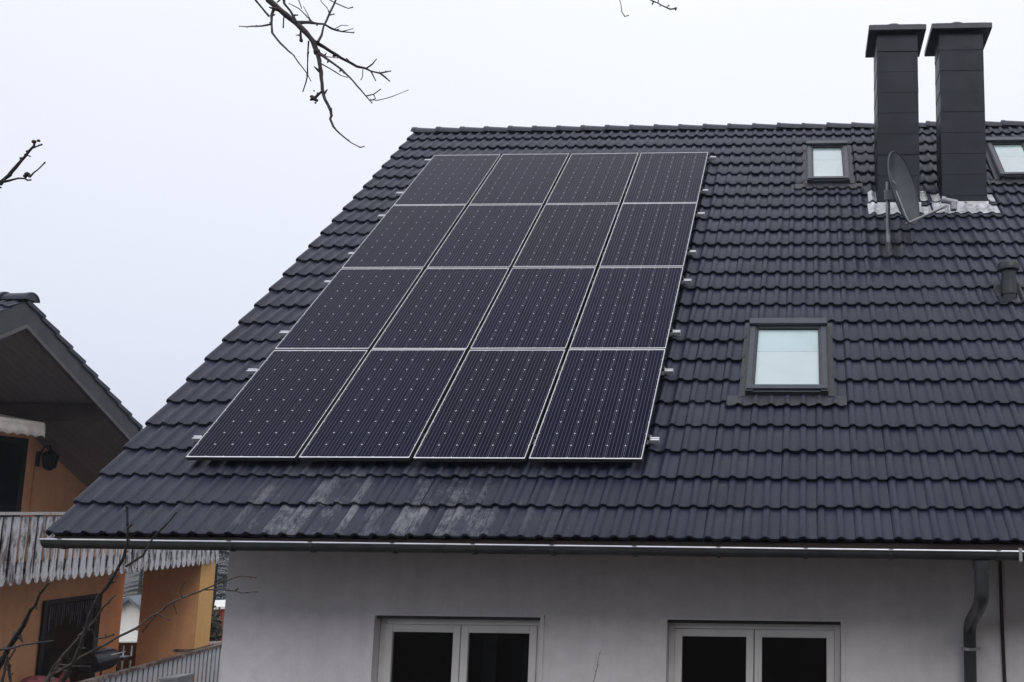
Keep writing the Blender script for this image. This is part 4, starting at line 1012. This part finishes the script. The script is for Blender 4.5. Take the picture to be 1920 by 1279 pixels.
# red shed
dS = 26.0; c1_ = at(428, 1141, dS); gs_ = ground_z(c1_.x, c1_.y)
sx = MB(); vd2 = ray(420, 1170); vd2.z = 0; vd2.normalize(); sd2 = Vector((vd2.y, -vd2.x, 0))
ms = Matrix(((sd2.x, vd2.x, 0, c1_.x), (sd2.y, vd2.y, 0, c1_.y), (0, 0, 1, 0), (0, 0, 0, 1)))
sh = thing('garden_shed', 'red wooden shed with a pale roof edge, glimpsed between the two houses', 'shed', (c1_.x, c1_.y, gs_))
for k in range(16): MB(ms).box(-0.29 + 0.15 * k, -0.155 + 0.15 * k, 0, 0.03, gs_ - 0.2, c1_.z).build('wall_board', M['redwall'], sh)
MB(ms).box(-0.28, 2.1, 0.031, 2.0, gs_ - 0.2, c1_.z - 0.01).build('wall', M['redwall'], sh)
MB(ms).box(-0.36, 2.25, -0.12, 2.1, c1_.z + 0.001, c1_.z + 0.07).build('roof', M['whitehouse'], sh)
# leafy shrub in front of the shed
def shrub(base, h_, r_, seed, label):
    rnd = random.Random(seed); t_ = thing('shrub', label, 'shrub', base)
    st = MB(); cr_ = MB()
    for i in range(14):
        a = rnd.uniform(0, 6.28); q = rnd.uniform(0.2, 0.9) * r_; hh = h_ * rnd.uniform(0.6, 1.0)
        pts_ = [base + Vector((math.cos(a) * q * f_, math.sin(a) * q * f_, hh * f_)) for f_ in (0, 0.35, 0.7, 1.0)]
        st.tube(pts_, [0.022, 0.016, 0.011, 0.004], 5)
        for f_ in [0.12 + 0.88 * j / 16 for j in range(17)]:
            c_ = base + Vector((math.cos(a) * q * f_, math.sin(a) * q * f_, hh * f_))
            for j in range(15):
                p = c_ + Vector((rnd.gauss(0, 0.10), rnd.gauss(0, 0.12), rnd.gauss(0, 0.11)))
                u_ = Vector((rnd.gauss(0, 1), rnd.gauss(0, 1), rnd.gauss(0, 0.6))).normalized() * rnd.uniform(0.03, 0.07); v_ = u_.orthogonal().normalized() * rnd.uniform(0.015, 0.035)
                cr_.add([p - u_, p + v_, p + u_, p - v_], [(0, 1, 2, 3)])
    st.build('stem', M['bark'], t_, True); cr_.build('crown', M['leaf'], t_)
sb = on_ground(391, 1180, 21.5); shz = at(391, 1146, 21.5).z
shrub(sb, shz - sb.z, 0.26, 5, 'leafy dark shrub growing in front of the red shed')

# ================================================================ bare fruit tree beside the camera
root = at(-170, 1500, 2.6); root.z = ground_z(root.x, root.y)
tree = thing('fruit_tree', 'bare fruit tree reaching twigs over and in front of the roof', 'tree', root)
def branch(pts, d0_, w0, w1, d1_=None, name='branch', mat='bark', knots=True, n=7, seed=None, z=None):
    """pts in picture pixels, widths in picture pixels at that distance"""
    d1_ = d0_ if d1_ is None else d1_
    rnd = random.Random(seed if seed is not None else int(pts[0][0] * 31 + pts[0][1] * 7 + len(pts)))
    # limbs follow a smooth curve through their points
    if name == 'limb':
        q_ = [pts[0]] + list(pts) + [pts[-1]]; sm_ = []
        for i in range(1, len(q_) - 2):
            for j in range(6):
                t_ = j / 6; c_ = []
                for ax_i in (0, 1):
                    a, b2, c2_, d2_ = (q_[i + o_][ax_i] for o_ in (-1, 0, 1, 2))
                    c_.append(0.5 * (2 * b2 + (c2_ - a) * t_ + (2 * a - 5 * b2 + 4 * c2_ - d2_) * t_ ** 2 + (3 * b2 - a - 3 * c2_ + d2_) * t_ ** 3))
                sm_.append(tuple(c_))
        pts = sm_ + [pts[-1]]
    # resample with a little wander
    P = []; k = len(pts)
    for i in range(k - 1):
        (x0, y0), (x1, y1) = pts[i], pts[i + 1]; L_ = math.hypot(x1 - x0, y1 - y0); m_ = max(1, int(L_ / (30 if name == 'limb' else 9)))
        for j in range(m_):
            f_ = j / m_; P.append((x0 + (x1 - x0) * f_ + (rnd.uniform(-.6, .6) if j else 0), y0 + (y1 - y0) * f_ + (rnd.uniform(-.6, .6) if j else 0)))
    P.append(pts[-1]); K = len(P); C_ = []; Rr = []
    for i, (x, y) in enumerate(P):
        f_ = i / max(1, K - 1); dd = d0_ + (d1_ - d0_) * f_
        C_.append(at(x, y, dd)); Rr.append(max(0.0006, 0.5 * (w0 + (w1 - w0) * f_) * dd / F * (rnd.uniform(0.96, 1.04) if name == 'limb' else rnd.uniform(0.86, 1.16))))
    b_ = MB().tube(C_, Rr, n)
    if knots:
        for i in range(1, K - 1):
            if rnd.random() < 0.42:
                off = Vector((rnd.gauss(0, 1), rnd.gauss(0, 0.5), rnd.gauss(0, 1))).normalized()
                b_.tube([C_[i], C_[i] + off * Rr[i] * 1.6, C_[i] + off * Rr[i] * rnd.choice((2.4, 2.8, 4.2))], [Rr[i] * 0.8, Rr[i] * 0.75, Rr[i] * 0.2], 5)
    b_.ball(C_[-1], Rr[-1] * 1.5, 6, 4)
    return b_.build(name, M[mat], tree, True, 60)
# trunk and hidden limbs
tr_ = MB(); tp_ = [root + Vector((0, 0, -0.15)), root + Vector((0.02, 0, 0.1)), root + Vector((0.03, 0.02, 0.45)), at(-175, 1395, 2.6)]
tr_.tube(tp_, [0.13, 0.10, 0.085, 0.075], 12); tr_.build('trunk', M['bark2'], tree, True)
FK = (-175, 1395)
branch([FK, (-235, 1180), (-285, 900), (-300, 600), (-260, 330), (-170, 60), (-20, -170), (180, -240), (380, -150), (500, -10)], 2.6, 62, 14, 3.0, 'limb', knots=False, n=12)
branch([(-20, -170), (240, -330), (600, -330), (900, -220), (1080, -130), (1160, -60), (1215, -14)], 2.85, 22, 5, 3.3, 'limb', knots=False)
Z1 = lambda *a: [(440 + x / 4.412, y / 4.412) for x, y in a]; q = 1 / 4.412
DU = 3.0
branch(Z1((245, -45), (280, 0), (340, 50), (420, 120), (510, 195), (590, 270), (650, 345), (680, 430)), DU, 46 * q, 42 * q, DU)
branch(Z1((680, 430), (700, 500), (715, 600), (725, 740), (745, 820), (795, 920), (800, 960), (790, 985), (815, 1045), (870, 1105), (970, 1185), (1040, 1220), (1070, 1212)), DU, 36 * q, 7 * q, DU - 0.15)
branch(Z1((660, 345), (740, 390), (800, 430), (880, 480), (950, 515), (1010, 550), (1080, 565), (1130, 590), (1200, 605), (1290, 588)), DU, 34 * q, 9 * q, DU + 0.2)
branch(Z1((1090, 565), (1140, 530), (1172, 490)), DU + 0.12, 14 * q, 7 * q); branch(Z1((1130, 595), (1165, 665)), DU + 0.13, 12 * q, 8 * q); branch(Z1((1200, 605), (1240, 635), (1280, 670)), DU + 0.16, 18 * q, 10 * q); branch(Z1((1060, 575), (1058, 635), (1045, 660)), DU + 0.12, 8 * q, 6 * q)
branch(Z1((690, 440), (780, 500), (850, 550), (920, 610), (980, 670), (1040, 740), (1090, 800), (1135, 850)), DU, 24 * q, 9 * q, DU - 0.2)
branch(Z1((1085, 795), (1150, 780), (1205, 740)), DU - 0.17, 12 * q, 8 * q); branch(Z1((1115, 825), (1180, 830), (1300, 800), (1435, 745)), DU - 0.18, 8 * q, 5 * q, DU - 0.25, knots=False); branch(Z1((1150, 785), (1165, 815), (1130, 830)), DU - 0.17, 9 * q, 7 * q)
branch(Z1((700, 520), (800, 575), (880, 625), (930, 640)), DU, 12 * q, 8 * q, DU - 0.1); branch(Z1((700, 430), (760, 470), (850, 480)), DU, 8 * q, 7 * q)
branch(Z1((500, 185), (600, 185), (680, 195), (740, 200), (800, 235), (880, 260), (985, 270)), DU, 28 * q, 8 * q, DU + 0.25)
branch(Z1((830, 238), (880, 210), (935, 212)), DU + 0.17, 7 * q, 5 * q, knots=False); branch(Z1((880, 262), (930, 250), (980, 238)), DU + 0.2, 9 * q, 6 * q)
branch(Z1((650, 185), (600, 140), (530, 70), (450, 30)), DU + 0.1, 11 * q, 7 * q); branch(Z1((625, 160), (595, 100), (570, 55)), DU + 0.1, 7 * q, 6 * q); branch(Z1((555, 72), (540, 30), (525, -10)), DU + 0.08, 8 * q, 7 * q)
branch(Z1((690, 345), (720, 290), (735, 220), (760, 170), (785, 110), (820, 40), (845, -20)), DU, 18 * q, 12 * q, DU + 0.1)
branch(Z1((785, 125), (820, 117)), DU + 0.06, 10 * q, 9 * q); branch(Z1((785, 105), (765, 65), (720, 20), (705, -15)), DU + 0.06, 8 * q, 6 * q); branch(Z1((770, -10), (840, 28), (900, 55), (940, 70), (975, 60)), DU + 0.08, 9 * q, 8 * q)
branch(Z1((330, 60), (305, 130), (305, 190), (310, 270), (380, 360), (485, 455), (530, 520), (600, 610), (630, 670)), DU, 22 * q, 7 * q, DU - 0.3)
branch(Z1((305, 200), (230, 215), (100, 222), (40, 218)), DU - 0.05, 16 * q, 7 * q, DU - 0.15); branch(Z1((285, 135), (230, 70), (180, 10), (160, -15)), DU - 0.03, 16 * q, 17 * q)
branch(Z1((612, 340), (605, 450), (603, 620), (590, 680), (565, 755)), DU, 12 * q, 9 * q, DU + 0.1)
branch(Z1((412, 110), (405, 160), (402, 225)), DU, 10 * q, 9 * q); branch(Z1((405, -20), (410, 30), (460, 90), (510, 180)), DU - 0.05, 22 * q, 18 * q); branch(Z1((490, 130), (520, 125)), DU, 10 * q, 8 * q); branch(Z1((350, 20), (385, -10)), DU, 12 * q, 10 * q)
branch(Z1((548, 240), (545, 290), (550, 335)), DU, 12 * q, 22 * q)
branch(Z1((722, 755), (690, 785), (660, 815)), DU - 0.08, 14 * q, 26 * q)
bl = MB()
for (x, y, r_) in ((655, 815, 26), (640, 800, 18), (675, 830, 18), (632, 826, 12), (668, 852, 10), (656, 752, 8)):
    x, y = Z1((x, y))[0]; bl.ball(at(x, y, DU - 0.08), r_ * q * DU / F, 7, 5, (1, 0.8, 0.7))
bl.build('bud_cluster', M['bark'], tree)
Z2 = lambda *a: [(x / 10.66, 240 + y / 10.66) for x, y in a]; q2 = 1 / 10.66; DL = 2.7
branch([(-262, 450), (-160, 420), (-60, 372), (0, 343)], 2.7, 16, 7, DL, 'limb', knots=False)
branch(Z2((0, 1100), (100, 1010), (180, 950), (300, 800), (410, 670), (500, 570), (600, 440), (680, 360), (690, 280)), DL, 70 * q2, 42 * q2)
branch(Z2((650, 400), (760, 360), (830, 333)), DL, 34 * q2, 26 * q2); branch(Z2((540, 550), (600, 565)), DL, 30 * q2, 22 * q2)
branch(Z2((20, 1085), (150, 1060), (370, 1005), (490, 1010), (550, 1045), (610, 1038)), DL, 46 * q2, 30 * q2); branch(Z2((590, 985), (680, 890), (760, 830), (895, 695)), DL, 36 * q2, 22 * q2)
bl = MB()
for (x, y, r_) in ((680, 275, 48), (770, 255, 36), (425, 610, 36), (545, 925, 58), (500, 960, 40), (590, 965, 36), (550, 470, 34), (8, 1190, 26)):
    x, y = Z2((x, y))[0]; bl.ball(at(x, y, DL), r_ * q2 * DL / F, 7, 5, (1, 0.8, 0.8))
bl.build('bud_cluster', M['bark'], tree)
Z3 = lambda *a: [(1150 + x / 14.77, y / 14.77) for x, y in a]; DR = 3.3
branch(Z3((150, -300), (175, 0), (215, 150), (235, 330), (320, 460), (415, 430)), DR, 1.4, 1.8); branch([(1100, -115), (1140, -60), (1160, -20)], DR, 2.6, 1.6)
branch(Z3((960, -207), (1030, 0), (1130, 50), (1220, 80), (1320, 140), (1450, 200), (1570, 260), (1640, 250), (1740, 230)), DR, 2.6, 2.6)
branch(Z3((1110, 50), (1085, 110)), DR, 2.4, 2.2); branch(Z3((1240, 85), (1250, -20)), DR, 2.0, 2.2); branch(Z3((1490, 195), (1540, 150)), DR, 1.8, 1.8); branch(Z3((1730, 205), (1725, 265)), DR, 3, 3)
# lower left boughs
DB = 2.45
_branch = branch
def branch(pts, d0_, w0, w1, *a, **k): return _branch(pts, d0_, w0 * 0.72, w1 * 0.75, *a, **k)
branch([FK, (-60, 1365), (30, 1340), (70, 1305), (89, 1276), (106, 1247), (130, 1217), (154, 1188), (178, 1163), (193, 1139), (217, 1115)], 2.6, 30, 3, DB, mat='bark2')
branch([(40, 1335), (100, 1300), (128, 1262), (150, 1215), (170, 1150), (185, 1117), (200, 1101), (219, 1070), (232, 1045), (239, 1017), (240, 990), (238, 950)], DB + 0.05, 13, 5, DB - 0.1)
branch([(236, 1062), (252, 1052), (268, 1042), (287, 1008), (310, 985), (331, 961)], DB - 0.08, 6, 3.5); branch([(240, 990), (247, 984)], DB - 0.1, 5, 4)
branch([(95, 1268), (123, 1251), (154, 1231), (176, 1219), (193, 1211), (219, 1195), (256, 1178), (277, 1160), (297, 1149), (320, 1131), (341, 1121), (367, 1112), (386, 1104), (420, 1090), (452, 1080), (480, 1083)], DB, 8, 3, DB + 0.2, mat='bark2')
branch([(380, 1106), (415, 1106), (440, 1108), (455, 1112), (483, 1110)], DB + 0.14, 4, 2.4); branch([(297, 1149), (277, 1172), (267, 1185)], DB + 0.1, 4, 3, mat='bark2'); branch([(325, 1130), (331, 1150)], DB + 0.1, 3, 2); branch([(297, 1152), (318, 1163)], DB + 0.1, 2.6, 2)
branch([(440, 1108), (446, 1104)], DB + 0.15, 4, 3); branch([(341, 1121), (338, 1105), (348, 1090)], DB + 0.1, 2.6, 1.6)
branch([FK, (-90, 1345), (-30, 1290), (0, 1246), (15, 1217), (29, 1195), (45, 1170), (57, 1144), (67, 1134), (75, 1113), (90, 1094)], 2.55, 34, 5, 2.2, mat='bark')
branch([(-40, 1226), (0, 1218), (15, 1217), (40, 1210), (68, 1206), (98, 1202)], 2.25, 7, 3); branch([(14, 1230), (9, 1255), (2, 1290), (-8, 1330)], 2.25, 6, 7); branch([(14, 1232), (17, 1255), (21, 1290), (20, 1330)], 2.27, 6, 7); branch([(29, 1217), (17, 1236)], 2.25, 4, 4)
branch([(178, 1200), (185, 1197), (200, 1195), (213, 1190)], DB, 5, 4); branch([(176, 1219), (180, 1203), (172, 1180)], DB, 4, 3); branch([(110, 1246), (140, 1249), (168, 1250)], DB, 4, 3)
branch([(20, 1345), (70, 1300), (100, 1262), (112, 1238)], DB - 0.1, 10, 4, mat='bark2')

# dry stalk standing in front of the wall
sp_ = hit(1113, 1279, (0, -0.9, 0), Vector((0, 1, 0))); stt = hit(1124, 1224, (0, -0.9, 0), Vector((0, 1, 0))); gy = ground_z(sp_.x, -0.9)
stk = thing('dry_stalk', 'thin dry plant stalk standing in front of the white wall', 'plant', (sp_.x - 0.1, -0.9, gy))
MB().tube([(sp_.x - 0.1, -0.9, gy - 0.05), (sp_.x - 0.06, -0.9, gy + 0.9), sp_, (sp_ + stt) / 2 + Vector((0.004, 0, 0)), stt], [0.006, 0.005, 0.0032, 0.0028, 0.0014], 6).build('stem', M['stalk'], stk, True)
sd_ = MB()
for k in range(7):
    f_ = 0.35 + 0.65 * k / 6; p = sp_ + (stt - sp_) * f_
    sd_.tube([p, p + Vector((random.choice((-1, 1)) * 0.018, 0, 0.028))], [0.0016, 0.0008], 5)
sd_.build('side_twig', M['stalk'], stk, True)

# ================================================================ damp winter air
hz = bpy.data.materials.new('damp_air'); hz.use_nodes = True; ht = hz.node_tree; ht.nodes.clear()
ho = ht.nodes.new('ShaderNodeOutputMaterial'); hv = ht.nodes.new('ShaderNodeVolumePrincipled')
hv.inputs['Color'].default_value = (0.82, 0.88, 1.0, 1); hv.inputs['Density'].default_value = 0.0011; hv.inputs['Anisotropy'].default_value = 0.3
ht.links.new(hv.outputs[0], ho.inputs['Volume'])
props(MB().box(ax[0] - 1, ax[-1] + 1, ax[0] - 1, ax[-1] + 1, -14, 18).build('haze', hz), kind='stuff')
